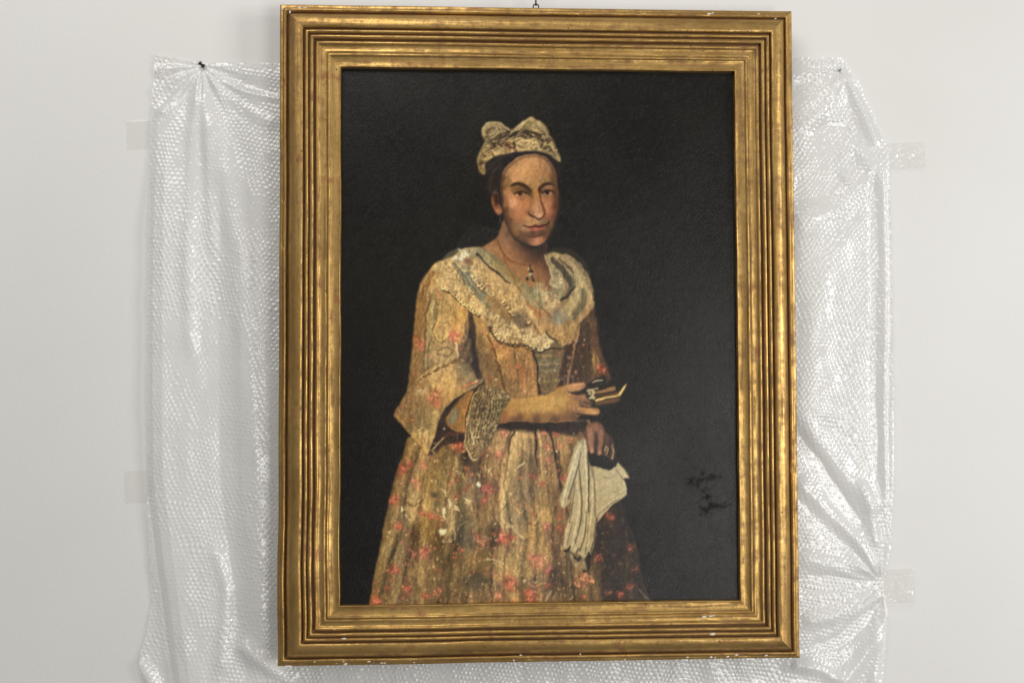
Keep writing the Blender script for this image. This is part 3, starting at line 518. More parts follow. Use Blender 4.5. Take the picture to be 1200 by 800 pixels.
# ---- hair and head -----------------------------------------------------------------------------
hair = shape([(569, 186), (568, 200), (570, 215), (573, 228), (580, 236), (585, 246), (589.5, 252), (593, 244), (592, 205), (600, 190), (614, 182), (630, 180), (642, 184), (650, 198), (655, 212), (657, 205), (656, 190), (650, 180), (636, 174), (610, 172), (585, 174)], (40, 34, 33), 1.6, key='hair')
for (p, w, c) in [([(572, 200), (580, 190), (592, 183), (606, 178)], [3, 5, 5, 3], (52, 45, 44)), ([(576, 215), (580, 200), (590, 190)], [2, 3, 2], (50, 44, 44)), ([(574, 224), (576, 205), (584, 194)], [1, 1.6, 1], (62, 54, 50))]: stroke(p, w, c, 1.6, .6, hair)
FA = [(615.5, 182), (627.5, 181), (639.5, 185), (646.5, 193), (651, 202.5), (652.5, 214), (653.5, 225), (654, 237), (652.5, 246), (649.5, 258), (646.5, 269), (642, 278), (635, 285.5), (626, 287.5), (615.5, 285), (605, 279), (597.5, 271), (592.5, 260), (590, 247), (588.5, 236), (587.5, 225), (587.5, 213), (589, 203), (593, 196.5), (600, 190), (607, 184.5)]
shape([(590, 250), (594, 264), (602, 279), (614, 288), (628, 291), (640, 284), (650, 268), (656, 245), (656, 225), (640, 230), (610, 240)], (44, 34, 29), 2.2, .9)
fa = shape(FA, (172, 128, 86), 1.1, key='face')
FLESH = grid_pts('500,80,176,132,92;640,60,180,140,98;800,110,170,130,92;900,200,150,112,85;960,300,128,96,72;1000,420,104,78,60;300,250,176,134,92;470,240,200,152,108;600,250,182,138,94;750,250,172,130,90;850,300,160,120,86;210,280,160,125,90;190,400,120,92,66;250,430,140,108,74;400,400,188,142,102;560,400,178,138,98;700,420,170,130,90;850,420,150,118,84;350,540,140,105,72;420,550,130,98,66;500,540,104,82,58;600,600,88,74,56;660,540,158,122,84;700,500,170,132,90;700,620,176,126,78;820,560,128,100,72;930,530,170,128,100;880,520,150,112,86;250,600,176,128,90;300,700,188,134,98;200,700,130,90,66;350,770,204,150,116;480,720,172,118,86;580,720,176,120,82;680,720,170,118,80;640,680,128,92,60;860,720,172,124,92;960,740,168,112,84;1040,720,90,62,50;640,150,184,140,96;500,160,184,138,94;360,160,172,130,90;180,560,110,82,60;1010,560,92,66,52', 575, 180, 13.333)+grid_pts('250,50,160,112,80;350,40,198,146,112;450,120,180,126,88;560,100,178,124,84;650,60,150,110,76;700,120,168,122,92;620,170,150,104,72;760,140,184,136,102;750,230,204,156,120;240,180,110,80,60;320,200,160,112,80;420,230,176,122,84;500,250,172,118,82;280,300,106,78,60;380,320,146,104,76;470,350,158,112,82;600,280,180,138,94;650,340,176,134,92;220,330,70,54,42;300,430,104,78,56;380,430,140,104,72;450,400,140,110,76;540,440,176,134,96;400,520,130,94,66;500,520,112,84,62;560,560,120,88,62;480,600,108,80,60;420,620,84,64,50;540,660,94,72,56;650,560,104,74,54;640,620,150,104,78;720,620,190,130,98;800,620,164,110,82;700,680,168,124,92;860,560,104,74,54;780,530,112,84,64;880,120,184,130,92;920,200,168,112,82;980,150,140,90,66;1030,100,80,54,44;900,280,150,100,74;970,280,116,72,56;1010,330,60,42,34;860,330,130,106,76;930,420,146,112,80;950,350,156,118,84;980,440,84,66,44;900,500,120,88,62', 575, 235, 13.333)
tonal(fa, FLESH, 2.7, .97)
# forehead vein and folds
stroke([(633, 187), (632.5, 194), (634, 199)], [.8, 1.3, .7], (118, 78, 52), .6, .7, fa); stroke([(620, 200), (628, 201), (636, 199)], [.5, .8, .5], (150, 110, 72), .6, .6, fa); stroke([(637, 188), (641, 196), (645, 204)], [1, 1.6, 1], (176, 136, 100), .8, .5, fa)
# eye sockets
# brows
stroke([(599.5, 217.6), (605, 215.2), (611, 216), (617, 219.5), (621.5, 223.5)], [2, 3.6, 4, 3.8, 2.8], (54, 41, 32), 1.2, .92, fa); stroke([(631.8, 225), (632.4, 220.5), (636, 217.4), (642, 215.4), (648, 216), (651.5, 218)], [2.6, 3.6, 3.8, 4, 3.6, 2], (56, 41, 34), 1.2, .92, fa)
stroke([(590, 212), (590.5, 204), (595, 197), (603, 190), (611, 185.4), (622, 183), (632, 183.4), (641, 188), (647, 196), (650, 206)], [2, 2.4, 2.6, 2.8, 2.6, 2.4, 2.6, 3, 3, 2], (70, 52, 42), 2.2, .55, fa)
# eyes
shape([(603.8, 227.6), (607, 226), (612, 225.6), (616.6, 227.4), (613, 228.8), (607.5, 229)], (148, 114, 88), .6); blob(609.4, 226.9, 1.9, 1.6, (42, 27, 20), 1, 0, None, 4); blob(608.4, 226, .7, .6, (150, 120, 96), .6); stroke([(602, 228), (606, 225), (611, 224.3), (616, 226), (620, 228.4)], [.8, 1.7, 1.8, 1.5, .8], (58, 38, 28), .6, .92); stroke([(604, 229), (609, 231), (615, 230.2), (618.5, 228.8)], [.8, 1.5, 1.3, .7], (198, 146, 112), .6, .8); stroke([(603, 221.8), (609, 221.4), (615, 223.4)], [.7, 1, .7], (104, 74, 52), .7, .6); stroke([(606, 233.4), (612, 234), (618, 231.6)], [.6, 1.2, .6], (128, 86, 60), .8, .55)
shape([(635.8, 227.8), (638.4, 225.6), (643, 225), (648, 227), (645, 228.6), (639.5, 228.8)], (150, 122, 94), .6); blob(641.5, 226.2, 1.9, 1.6, (36, 22, 16), 1, 0, None, 4); blob(645.3, 227, 1.4, 1.3, (184, 158, 130), .7); blob(634.8, 228.6, 1.5, 1.2, (176, 152, 126), .7); stroke([(635, 226.4), (638.6, 223.9), (642.5, 223), (647, 224), (650.6, 226.6)], [.9, 1.6, 1.9, 1.7, .9], (48, 31, 24), .6, .92); stroke([(636.4, 229.8), (641, 231), (646.6, 230.2), (650, 228)], [.8, 1.4, 1.3, .8], (150, 118, 84), .6, .75); stroke([(638, 233.4), (643, 234), (648, 232.4)], [.5, 1, .5], (130, 86, 62), .7, .5)
# nose
stroke([(632.2, 224), (633, 231), (634.6, 238), (637, 243.6), (638.4, 248.6), (637.4, 253), (634.4, 256.4)], [2.4, 2, 1.8, 2, 2.2, 2.4, 2], (84, 53, 38), 1.1, .72, fa); stroke([(634, 236), (636, 242), (637.2, 248)], [1.4, 2.8, 2.4], (118, 74, 51), 1.2, .6, fa); stroke([(623, 232), (621.6, 240), (619.6, 247)], [1.4, 2.6, 2], (138, 98, 66), 1.4, .6, fa); stroke([(622, 227), (623.6, 231)], [3, 2], (98, 76, 54), 1.4, .5, fa)
stroke([(619.6, 249), (620.8, 251.8), (624, 253.2), (627, 254)], [1.2, 2.6, 3, 2.4], (56, 34, 26), 1., .8, fa); stroke([(628.6, 255.4), (631.4, 257), (634.4, 256.6)], [2.6, 3.2, 2], (62, 39, 30), 1.1, .72, fa); blob(631.6, 251.8, 1.8, 1.3, (212, 168, 132), .75, 0, fa); stroke([(627, 229), (628.5, 238), (630.5, 247)], [1, 1.6, 1.4], (202, 156, 114), .9, .45, fa)
stroke([(618.4, 247.4), (617, 251), (618, 254)], [.6, 1, .6], (124, 84, 56), .7, .5, fa)
# mouth
stroke([(643.4, 258), (643.6, 262), (641.4, 267)], [1.6, 2.4, 1.4], (84, 60, 44), 1, .75, fa)
shape([(616, 265.6), (622, 264.6), (627, 263), (630.6, 264), (635, 262.8), (641, 262.6), (638, 266.4), (630, 267), (622, 267.4)], (116, 66, 50), .7, .9)
shape([(617.6, 266.8), (624, 266.6), (631, 266.8), (638.4, 265.4), (636, 269), (631.6, 271.4), (626.4, 271.8), (621.6, 270.4)], (164, 97, 75), .8, .9); blob(626.6, 268.8, 4.4, 1.3, (184, 120, 94), .6, 0)
stroke([(612.4, 264), (616, 265.2), (621, 266.2), (626, 265.6), (631, 266), (636, 264.6), (640.6, 262.8), (643.4, 260)], [1.5, 1.5, 1.3, 1.4, 1.6, 1.7, 1.8, 1.2], (62, 33, 26), .6, .9); blob(613.6, 267, 2.4, 1.6, (176, 138, 98), .6, 0, fa); blob(611.4, 263.4, 1.8, 1.3, (150, 120, 84), .5, 0, fa)
stroke([(616, 276.4), (621, 277.6), (627, 277.2), (634, 275.4), (640.4, 271.6)], [1, 2.2, 2.6, 2.6, 1.6], (88, 60, 45), 1.2, .75, fa); blob(635, 271, 3, 1.6, (104, 72, 56), .6, 0, fa)
stroke([(590.6, 250), (594, 263), (601, 275.6), (611, 283.6), (622, 288)], [1.6, 2.4, 2.6, 2.4, 2], (60, 46, 37), 1.8, .6)
stroke([(654.4, 232), (652.6, 250), (647.6, 268), (641, 280)], [1.4, 2, 2.4, 2.4], (60, 42, 34), 1.6, .55)
for i in range(120):                                       # facture of the flesh
    ys, xs = rng.uniform(184, 286), rng.uniform(589, 652); L = rng.uniform(1.5, 4.5); an = rng.uniform(0, 3.14)
    b = IMG[int((ys-PY0)*PS), int((xs-PX0)*PS)]; c = b*rng.choice([.9, 1.1])+rng.normal(0, 2, 3)
    stroke([(xs, ys), (xs+L*math.cos(an), ys+L*math.sin(an))], [.5, 1.2], c, .7, .4, fa, False)

stroke([(588, 202), (588, 220), (589, 236), (591, 250)], [2, 2, 2, 1.6], (46, 36, 31), 1.6, .6)
for (x, y, rx, ry, c, a) in [(619.4, 225.4, 2.6, 3, (80, 64, 48), .75), (613, 222.4, 5, 1.6, (98, 74, 53), .6), (603.4, 225, 2, 2.4, (120, 88, 62), .5), (634.4, 223.6, 1.8, 4, (78, 56, 42), .75), (649.6, 224, 2.2, 3, (90, 64, 49), .7), (640, 221.6, 4, 1.2, (110, 80, 58), .5), (610, 232, 6, 1.3, (140, 98, 70), .5), (643, 232, 5, 1.2, (136, 96, 70), .5)]: blob(x, y, rx, ry, c, a, 0, fa)
stroke([(603, 229.8), (604, 227), (608, 224.6)], [.8, 1.5, 1], (76, 54, 40), .7, .7, fa); blob(613.8, 228.2, 1.5, .9, (172, 132, 104), .6); blob(605.8, 229, 1.4, .9, (196, 148, 118), .7)
blob(609.6, 226.7, 1.9, 1.6, (44, 30, 22), .95, 0, None, 4); blob(641.6, 226, 1.9, 1.6, (36, 24, 18), .95, 0, None, 4); stroke([(603, 227.4), (607, 225.2), (612, 224.8), (617, 226.8)], [1, 1.8, 1.9, 1.2], (58, 41, 31), .6, .8); stroke([(635.6, 226.6), (639, 224.2), (644, 223.8), (649.4, 226)], [1.2, 2, 2, 1.2], (50, 34, 27), .6, .8); stroke([(604.6, 229.8), (610, 230.4), (616, 229.4)], [.7, 1.1, .7], (118, 84, 61), .7, .7); stroke([(637, 229.6), (642, 230.2), (648, 229)], [.7, 1.1, .7], (112, 80, 58), .7, .7); blob(610, 226, .6, .5, (170, 140, 116), .5)
# ear and ear-ring
er = shape([(580, 223.6), (577, 228), (575.6, 235), (577.4, 242), (580, 248), (584, 252), (587.6, 250.6), (588.6, 246), (586, 241.6), (584.6, 234), (583.6, 227)], (104, 70, 52), .9, key='face')
blob(583.6, 247.4, 3.6, 3.8, (184, 126, 90), .9, -30, er); stroke([(577.4, 232), (577.6, 240), (580.4, 246)], [1.6, 2.2, 2], (160, 106, 76), .8, .8, er); stroke([(578.6, 236.6), (582.6, 239.4), (585.6, 242.6)], [1, 1.8, 1.6], (168, 116, 82), .7, .75, er); blob(582, 236, 1.8, 3.4, (58, 40, 32), .85, -20, er); blob(580, 226, 1.5, 1.6, (134, 116, 100), .7)
blob(581, 229.5, 2.6, 4.6, (46, 36, 31), .75, -10, er); blob(582.6, 237, 2, 3, (60, 42, 34), .6, 0, er)
fm = gblur(np.clip(np.maximum(fa, er), 0, 1), 1.)[..., None]
for (x, y, rx, ry, c, a) in [(615, 195, 14, 8, (202, 156, 110), .38), (602, 237, 6, 5, (208, 154, 116), .4), (628, 243, 2.6, 8, (206, 158, 116), .35), (628, 281.6, 6, 2.6, (198, 142, 106), .4), (651, 244, 3, 22, (92, 62, 48), .5), (648, 212, 4, 12, (112, 84, 64), .45), (645, 268, 4, 8, (84, 60, 46), .5), (594, 252, 3, 10, (92, 68, 52), .5)]: blob(x, y, rx, ry, c, a, 0, fa)
IMG += fm*((IMG-120)*.18+np.array((-1, 0, -1)))
IMG[:] = np.clip(IMG, 4, 250)
stroke([(586, 253), (586.4, 257), (585.6, 261)], [.8, 1.5, 1], (96, 90, 84), .6, .6)
# ---- bonnet -----------------------------------------------------------------------------------------
bo = shape([(568.6, 204), (563, 203), (560, 194), (559.6, 184), (564, 174), (567.4, 166), (564.6, 158), (565, 150), (570, 143.6), (578, 142.4), (587, 144), (594, 149), (600, 151.6), (606, 148), (613, 142), (619, 137.8), (625, 137.4), (631, 141), (637, 145), (642, 152), (646, 161), (650, 168), (655, 178), (656.6, 190), (650, 186), (640, 180), (628, 177.4), (614, 177.4), (600, 178.6), (586, 182), (576, 186), (569, 192)], (128, 112, 76), .8, key='bonnet')
for (x, y, rx, ry, c, a, an) in [(620, 147, 13, 7, (132, 120, 84), .9, 0), (630, 150, 9, 6, (144, 130, 92), .7, 20), (580, 150, 12, 6, (142, 128, 88), .8, 0), (571, 154, 4, 8, (150, 136, 94), .7, 10), (612, 172, 12, 5, (176, 154, 104), .9, 0), (612, 158, 16, 4.5, (58, 46, 32), .9, 6), (634, 161, 6, 8, (70, 54, 38), .85, -20), (587, 163, 8, 5, (74, 60, 42), .8, 20), (576, 167, 6, 5, (70, 58, 40), .7, 30), (595, 172, 7, 5, (128, 90, 52), .8, 0), (572, 179, 9, 5, (138, 116, 72), .8, -40), (562, 192, 3, 10, (112, 98, 66), .6, 0), (645, 172, 7, 6, (118, 108, 74), .7, 40), (652, 182, 3, 8, (124, 112, 78), .7, -20), (598, 155, 6, 3, (48, 38, 30), .85, 20)]: blob(x, y, rx, ry, c, a, an, bo)
for (p, w, c) in [([(606, 152), (612, 147), (616, 143)], [2, 3, 2], (186, 168, 120)), ([(595, 161), (599, 155), (603, 151)], [1.2, 1.8, 1], (176, 156, 110)), ([(604, 164), (610, 162.6), (616, 165), (624, 163), (630, 166)], [1.2, 2, 1.6, 2, 1.6], (192, 168, 114)), ([(605, 167), (606, 173), (607, 177)], [1.6, 2.6, 1.8], (190, 168, 114)), ([(614, 171), (620, 170), (625, 165)], [2, 3.6, 2], (198, 176, 122)), ([(610, 175), (618, 175.6), (627, 173)], [2, 2.6, 2], (184, 160, 106)), ([(628, 166.6), (630, 171), (631, 175)], [1.2, 2, 1.4], (190, 174, 126)), ([(633, 157), (636, 160), (638, 167)], [2, 2.2, 1.4], (186, 172, 132)), ([(587, 168), (589, 163), (589.6, 160)], [1, 1.8, 1], (178, 162, 116)), ([(574, 176), (580, 171), (585, 172)], [1.4, 2.4, 1.6], (176, 152, 102)), ([(568, 186), (574, 181), (582, 178), (589, 176)], [1.4, 2.4, 2.4, 1.6], (176, 152, 98)), ([(590, 179), (596, 180), (602, 177)], [1.2, 2, 1.4], (178, 150, 100)), ([(596, 165), (600, 166), (603, 165)], [1, 1.8, 1], (184, 160, 108)), ([(569, 146), (567, 152), (569, 158)], [1.4, 2, 1.2], (178, 164, 120)), ([(575, 158), (579, 155), (582, 150)], [1.4, 2, 1.4], (164, 148, 104)), ([(571, 163), (577, 161), (582, 157)], [1.2, 1.8, 1.2], (160, 144, 100)), ([(640, 173), (644, 170), (650, 177)], [1.2, 2, 1.2], (166, 152, 110)), ([(632, 173), (640, 175), (648, 179)], [1, 1.4, 1], (140, 128, 90)), ([(640, 176), (648, 180), (655, 187)], [1.2, 1.6, 1], (158, 144, 102)), ([(562, 182), (560.6, 192), (566, 202)], [1, 1.6, 1.2], (150, 132, 90)), ([(566, 190), (571, 185), (576, 184)], [1, 1.6, 1], (160, 138, 92)), ([(606, 150), (600, 153), (592, 150)], [1, 1.4, 1], (150, 136, 96)), ([(616, 159), (619, 156), (620, 160)], [1, 1.6, 1], (128, 114, 80)),
    ([(602, 166), (602.4, 172), (603, 177)], [1, 1.8, 1.2], (66, 46, 30)), ([(627, 164), (625, 170), (628, 175)], [1, 1.4, 1], (84, 64, 42)), ([(573, 151), (571, 156), (573, 162)], [1, 2, 1.2], (84, 72, 50)), ([(583, 153), (586, 151), (585, 155)], [.8, 1.4, .8], (70, 58, 44)), ([(614, 148), (617, 150), (616, 154)], [1, 2, 1], (70, 56, 40)), ([(640, 156), (644, 162), (647, 169)], [1, 1.6, 1], (90, 76, 54)), ([(568, 178), (576, 174), (586, 168)], [1, 1.8, 1.2], (78, 62, 40)), ([(593, 168), (596, 172), (593, 177)], [1, 1.6, 1], (94, 62, 36)), ([(562, 195), (568, 190), (572, 187)], [.8, 1.3, .8], (90, 74, 50)), ([(630, 178), (620, 178.6), (606, 179)], [1, 1.4, 1], (60, 46, 34))]:
    stroke(p, w, c, .6, .85, bo)
for (p, w, c) in [([(566, 158), (569, 147), (578, 144), (588, 147), (597, 152)], [2, 3, 3, 2.6, 1.6], (168, 150, 106)), ([(570, 162), (574, 152), (580, 150)], [1.4, 3, 2], (92, 76, 52)), ([(577, 161), (584, 155), (592, 154)], [2, 3.4, 2], (160, 142, 98)), ([(599, 156), (608, 149), (616, 142), (624, 139)], [1.6, 2.6, 3, 2], (176, 158, 114)), ([(618, 141), (628, 142), (636, 149), (642, 158)], [2, 3.4, 3.4, 2], (158, 142, 102)), ([(616, 150), (626, 152), (636, 155)], [2, 3.6, 2], (148, 132, 92)), ([(596, 160), (608, 156), (622, 157), (632, 157)], [3, 5, 5, 3], (50, 39, 28)), ([(634, 158), (636, 166), (633, 172)], [2, 4, 2], (56, 43, 30)), ([(641, 160), (645, 166), (650, 174)], [2, 2.4, 1.4], (150, 136, 96)), ([(592, 158), (587, 165), (580, 168)], [2, 4, 2], (64, 50, 35)), ([(570, 172), (577, 167), (584, 165)], [1.2, 2.2, 1.2], (186, 164, 112)), ([(605, 160), (612, 158), (619, 161)], [.8, 1.6, .8], (150, 132, 90)), ([(606, 168), (614, 166), (622, 168), (628, 167)], [2, 4, 4, 2], (206, 182, 126)), ([(608, 174), (618, 174.6), (627, 172)], [2, 3, 2], (192, 168, 114)), ([(607, 171), (614, 171.4), (620, 171)], [.8, 1.4, .8], (120, 96, 62)), ([(630, 168), (632, 174), (638, 177)], [1.4, 2.6, 1.4], (184, 166, 118)), ([(562, 184), (567, 177), (574, 172)], [1.6, 3, 1.6], (150, 128, 82)), ([(564, 198), (565, 190), (570, 184)], [2, 3, 1.6], (96, 80, 54)), ([(570, 188), (579, 181), (590, 178)], [1.6, 3, 2], (186, 160, 106)), ([(584, 173), (592, 169), (600, 170)], [1.4, 3, 1.6], (120, 80, 46)), ([(599, 166), (600, 172), (599, 178)], [1, 2, 1.2], (186, 160, 108)), ([(652, 178), (654, 185), (655, 189)], [1.4, 2, 1], (160, 144, 102)), ([(640, 170), (646, 176), (652, 184)], [1, 2, 1.2], (84, 72, 50))]: stroke(p, w, c, .7, .8, bo)

lace(shape([(566, 176), (580, 164), (600, 160), (625, 158), (645, 165), (650, 176), (628, 174), (600, 176), (575, 184)], (0, 0, 0), 1, 0.), 70, (182, 162, 112), (62, 48, 34), 2.2, .6)
bmid = full(polymask([(563, 184), (568, 168), (582, 160), (596, 156), (612, 154), (630, 153), (643, 162), (653, 178), (640, 177), (620, 175), (598, 177), (576, 184), (566, 196)], 1.5))*bo
scatter(bo, 60, lambda x, y: leaf(x, y, rng.uniform(3, 7), rng.uniform(-60, 60), rng.uniform(.9, 1.9), jit((162, 144, 100) if rng.random() < .5 else (96, 82, 56), .08), .5, bo))
scatter(bmid, 30, lambda x, y: leaf(x, y, rng.uniform(5, 11), rng.uniform(-50, 50), rng.uniform(1.2, 2.4), jit((58, 44, 30), .15), .75, bo))
scatter(bmid, 34, lambda x, y: leaf(x, y, rng.uniform(5, 10), rng.uniform(-60, 60), rng.uniform(1.2, 2.2), jit((186, 162, 112), .08), .75, bo))
for (x, y) in ((624, 150), (629, 146), (621, 143), (634, 151), (640, 158), (577, 148), (584, 148), (590, 150)): stroke([(x, y), (x+rng.uniform(2, 6), y+rng.uniform(1, 4))], [.6, 1.3], jit((156, 142, 104), .1), .6, .5, bo, False)

# ---- near forearm, hand and little book --------------------------------------------------------------
stroke([(588, 498), (620, 498), (656, 499), (684, 497)], [8, 11, 12, 9], (40, 32, 27), 2.4, .9)
arm = shape([(582, 472), (600, 466), (622, 464.6), (640, 462.4), (652, 456), (662, 450.6), (672, 450), (684, 449.6), (686, 453), (680, 457), (672, 458), (680, 461), (692, 463), (696, 468), (692, 476), (699, 478), (703, 482), (700, 486), (690, 485.6), (680, 486), (674, 491), (660, 493.6), (630, 494), (604, 493), (584, 496), (580, 484)], (170, 126, 72), 1., key='arm')
tonal(arm, grid_pts('585,476,150,104,66;590,488,132,88,56;600,470,170,126,74;600,482,166,120,70;605,492,100,68,46;620,468,178,134,78;620,478,182,140,82;620,488,150,106,64;625,493,90,62,44;640,466,178,136,80;640,477,180,138,80;640,488,136,96,60;650,493,86,60,44;655,460,170,126,72;655,470,182,142,84;655,480,170,126,72;660,489,120,82,54;664,454,168,122,80;674,452,180,130,92;682,452,160,112,84;670,466,160,116,70;672,476,150,106,66;675,487,92,66,48;682,466,138,98,74;690,467,130,90,70;686,474,90,66,54;684,481,168,122,82;692,482,184,136,90;699,484,150,104,78'), 4., .95)
for (p, w, c, a) in [([(666, 458), (672, 460.4), (682, 462)], [1.4, 3, 3.6], (40, 29, 27), .95), ([(662, 453), (672, 451.4), (683, 450.4)], [1, 1.6, 1.2], (190, 140, 104), .7), ([(664, 456.6), (669, 458), (673, 457)], [1, 2, 1.4], (176, 128, 96), .7), ([(672, 466), (682, 464), (692, 466)], [3, 4.6, 3.4], (142, 98, 74), .85), ([(681, 467), (680, 473), (686, 478)], [1.4, 2, 1.6], (76, 54, 44), .8), ([(684, 471), (690, 472), (695, 472)], [2.4, 3.4, 2.6], (70, 52, 46), .8), ([(678, 479), (686, 480), (694, 482), (700, 483.6)], [3, 4.6, 4.6, 3], (178, 128, 84), .9), ([(676, 484), (688, 486), (700, 487)], [1.4, 2, 1.4], (54, 40, 32), .85), ([(680, 477), (690, 476.6), (698, 478)], [1, 1.6, 1.2], (62, 44, 36), .8), ([(600, 466), (622, 464.6), (640, 462), (652, 455.6), (664, 450)], [1, 1.4, 1.4, 1.4, 1], (112, 78, 48), .65), ([(695, 483.4), (698, 484)], 1.6, (208, 170, 140), .8)]: stroke(p, w, c, .8, a)
for i in range(70):
    xs, ys = rng.uniform(586, 676), rng.uniform(464, 492); L = rng.uniform(2, 7); b = IMG[int((ys-PY0)*PS), int((xs-PX0)*PS)]; stroke([(xs, ys), (xs+L, ys-L*.08)], [.5, 1.3], b*rng.choice([.9, 1.1]), .7, .45, arm, False)
bk = shape([(686, 462), (688, 452), (694, 446), (702, 441.6), (709, 440), (711, 446), (712, 452), (719, 454), (725, 455), (731, 449), (734, 450), (728, 463), (724, 468), (724, 473), (704, 477), (698, 474), (690, 468)], (34, 33, 31), 1.2, key='book')
shape([(697, 459), (708, 456), (719.4, 452.6), (720.4, 457), (708, 459.6), (698, 461)], (138, 104, 68), .7); shape([(698, 461.6), (709, 459.4), (721, 457.6), (724, 461), (710, 463), (699, 465)], (66, 50, 38), .7, .8)
shape([(697.6, 470.6), (700, 466.6), (710, 464.6), (722, 462.4), (725, 460), (730, 453.6), (734.6, 449), (733, 453.6), (728, 461.6), (725, 464.4), (712, 466.4), (703, 469)], (196, 168, 104), .6); stroke([(699, 469), (710, 466), (722, 464)], [1.4, 1, 1], (214, 192, 136), .6, .7); stroke([(726, 462), (730, 456), (733.6, 450.6)], [1.2, 1.8, .8], (214, 192, 130), .6, .8); stroke([(706, 464.4), (716, 462.6), (724, 460.4)], [1, 1.4, 1], (150, 116, 62), .6, .6)
shape([(698, 471), (712, 467.4), (725, 465.4), (726, 470), (712, 472.6), (700, 475)], (98, 74, 52), .9, .9); stroke([(694, 448), (700, 445.6), (706, 445.4)], [1.2, 1.8, 1.2], (190, 180, 160), .6, .9)
for (x, y, rx, ry) in ((690, 457.6, 2, 1.6), (694, 457, 2.4, 1.6), (695.4, 460, 1.6, 2), (691, 461, 1.6, 1.4), (694, 464, 1.4, 2), (696, 466, 1.6, 2), (692, 466, 1.8, 1.2), (699, 455.4, 2, .8)): blob(x, y, rx, ry, (204, 190, 146), .85, 0, None, 3)
blob(701, 450.6, 8, 2.4, (42, 42, 42), .7, -8)
# ---- lace ruffle at the elbow ---------------------------------------------------------------------------
ru = shape([(563, 452), (575, 452), (590, 457), (598, 464), (596, 472), (588, 482), (584, 494), (580, 508), (573, 520), (566, 530), (557, 541), (551, 536), (545, 524), (544, 512), (546, 496), (549, 480), (554, 464)], (96, 82, 56), .8, key='lace_ruffle')
blob(580, 466, 12, 8, (92, 78, 52), .7, 30, ru); blob(560, 500, 10, 26, (116, 98, 66), .7, 10, ru)
for k in range(9):
    t = k/8; p0 = (566+20*t, 455+8*t); p1 = (556+30*t, 480+4*t); p2 = (547+30*t, 522-22*t*t); stroke([p0, p1, p2], [.8, 1.4, 1], (150, 138, 102), .7, .55, ru)
    stroke([(p0[0]+1.6, p0[1]), (p1[0]+1.8, p1[1]), (p2[0]+2, p2[1])], [.8, 1.6, 1.2], (40, 36, 28), .7, .6, ru)
lace(ru, 330, (184, 162, 114), (46, 36, 26), 2., .7)
stroke([(563, 453), (555, 464), (550, 480), (546.4, 498), (545, 514), (547, 526), (553, 537)], [1.2, 1.3, 1.3, 1.3, 1.4, 1.4, 1.2], (158, 142, 100), .6, .8); stroke([(561, 454), (553, 464), (547.6, 482), (544, 500)], 1.2, (34, 27, 23), .7, .8)
stroke([(552, 500), (553, 510), (556, 520)], [1.6, 2, 1.4], (170, 158, 118), .7, .7, ru); stroke([(548, 530), (553, 538), (557, 540)], [1.5, 2, 1.5], (150, 142, 108), .7, .8, ru)
# ---- far hand with the gloves ------------------------------------------------------------------------------
hd = shape([(686, 509), (687, 500), (692, 495.6), (700, 494.4), (706, 498), (710, 506), (716, 512), (719, 520), (720, 533), (716, 540), (706, 536), (700, 536), (690, 531), (688, 520)], (88, 62, 48), 1.1, key='hand')
shape([(688, 528), (692, 530), (704, 533), (713, 536), (722, 540), (718, 548), (712, 552), (704, 549), (696, 546), (689, 540)], (30, 26, 25), 1., key='hand')
for (x, y, rx, ry, c, a, an) in [(698, 500, 8, 5, (146, 100, 76), .85, 10), (692, 508, 4, 7, (140, 96, 72), .8, 0), (716, 520, 4, 12, (62, 44, 38), .7, 0)]: blob(x, y, rx, ry, c, a, an, hd)
for (p, w, c) in [([(691, 504), (692.4, 516), (693.4, 529)], [7, 6, 4.6], (156, 110, 84)), ([(704, 506), (704, 518), (702, 531)], [7, 5.4, 4], (140, 98, 74)), ([(711, 512), (711, 522), (710, 532)], [5, 4.4, 3], (92, 64, 50)), ([(717, 522), (718.6, 530), (717, 537)], [3, 2.6, 1.6], (130, 104, 76))]: stroke(p, w, c, 1.1, .9)
for (p, w, c) in [([(698.6, 508), (698.4, 520), (697.6, 533)], [1, 2, 2.6], (50, 35, 30)), ([(708, 512), (707.4, 522), (706, 534)], [1, 1.8, 2], (46, 33, 28)), ([(714.6, 516), (715, 526), (713.6, 536)], [1, 1.6, 1.6], (44, 32, 28))]: stroke(p, w, c, .9, .85)
for (x, y) in ((693.4, 527), (702.4, 530.6)): blob(x, y, 1.8, 2.2, (188, 140, 112), .7)
for p in ([(709, 528), (710.4, 523), (713, 526), (711, 532)], [(716.6, 537), (719, 530), (718.6, 526)]): stroke(p, 1.5, (180, 158, 112), .6, .8)
shape([(678, 508), (681, 506), (684, 510), (684, 520), (680, 520), (677, 516)], (130, 92, 70), 1, .9, key='hand')
GL = [(684, 513), (677, 518), (671, 530), (667, 545), (664, 560), (658, 578), (656, 592), (661, 596), (666, 590), (671, 575), (670, 592), (664, 618), (659, 640), (661, 644), (668, 640), (669, 646), (674, 648), (679, 640), (678, 648), (682, 654), (686, 652), (690, 646), (692, 650), (696, 640), (699, 612), (708, 602), (716, 592), (728, 585), (735, 579), (734, 570), (731, 560), (738, 560), (732, 550), (724, 541), (722, 546), (714, 551), (706, 549), (698, 546), (692, 546), (688, 530), (687, 516)]
gl = shape(GL, (148, 136, 99), .8, key='gloves', smooth=False)
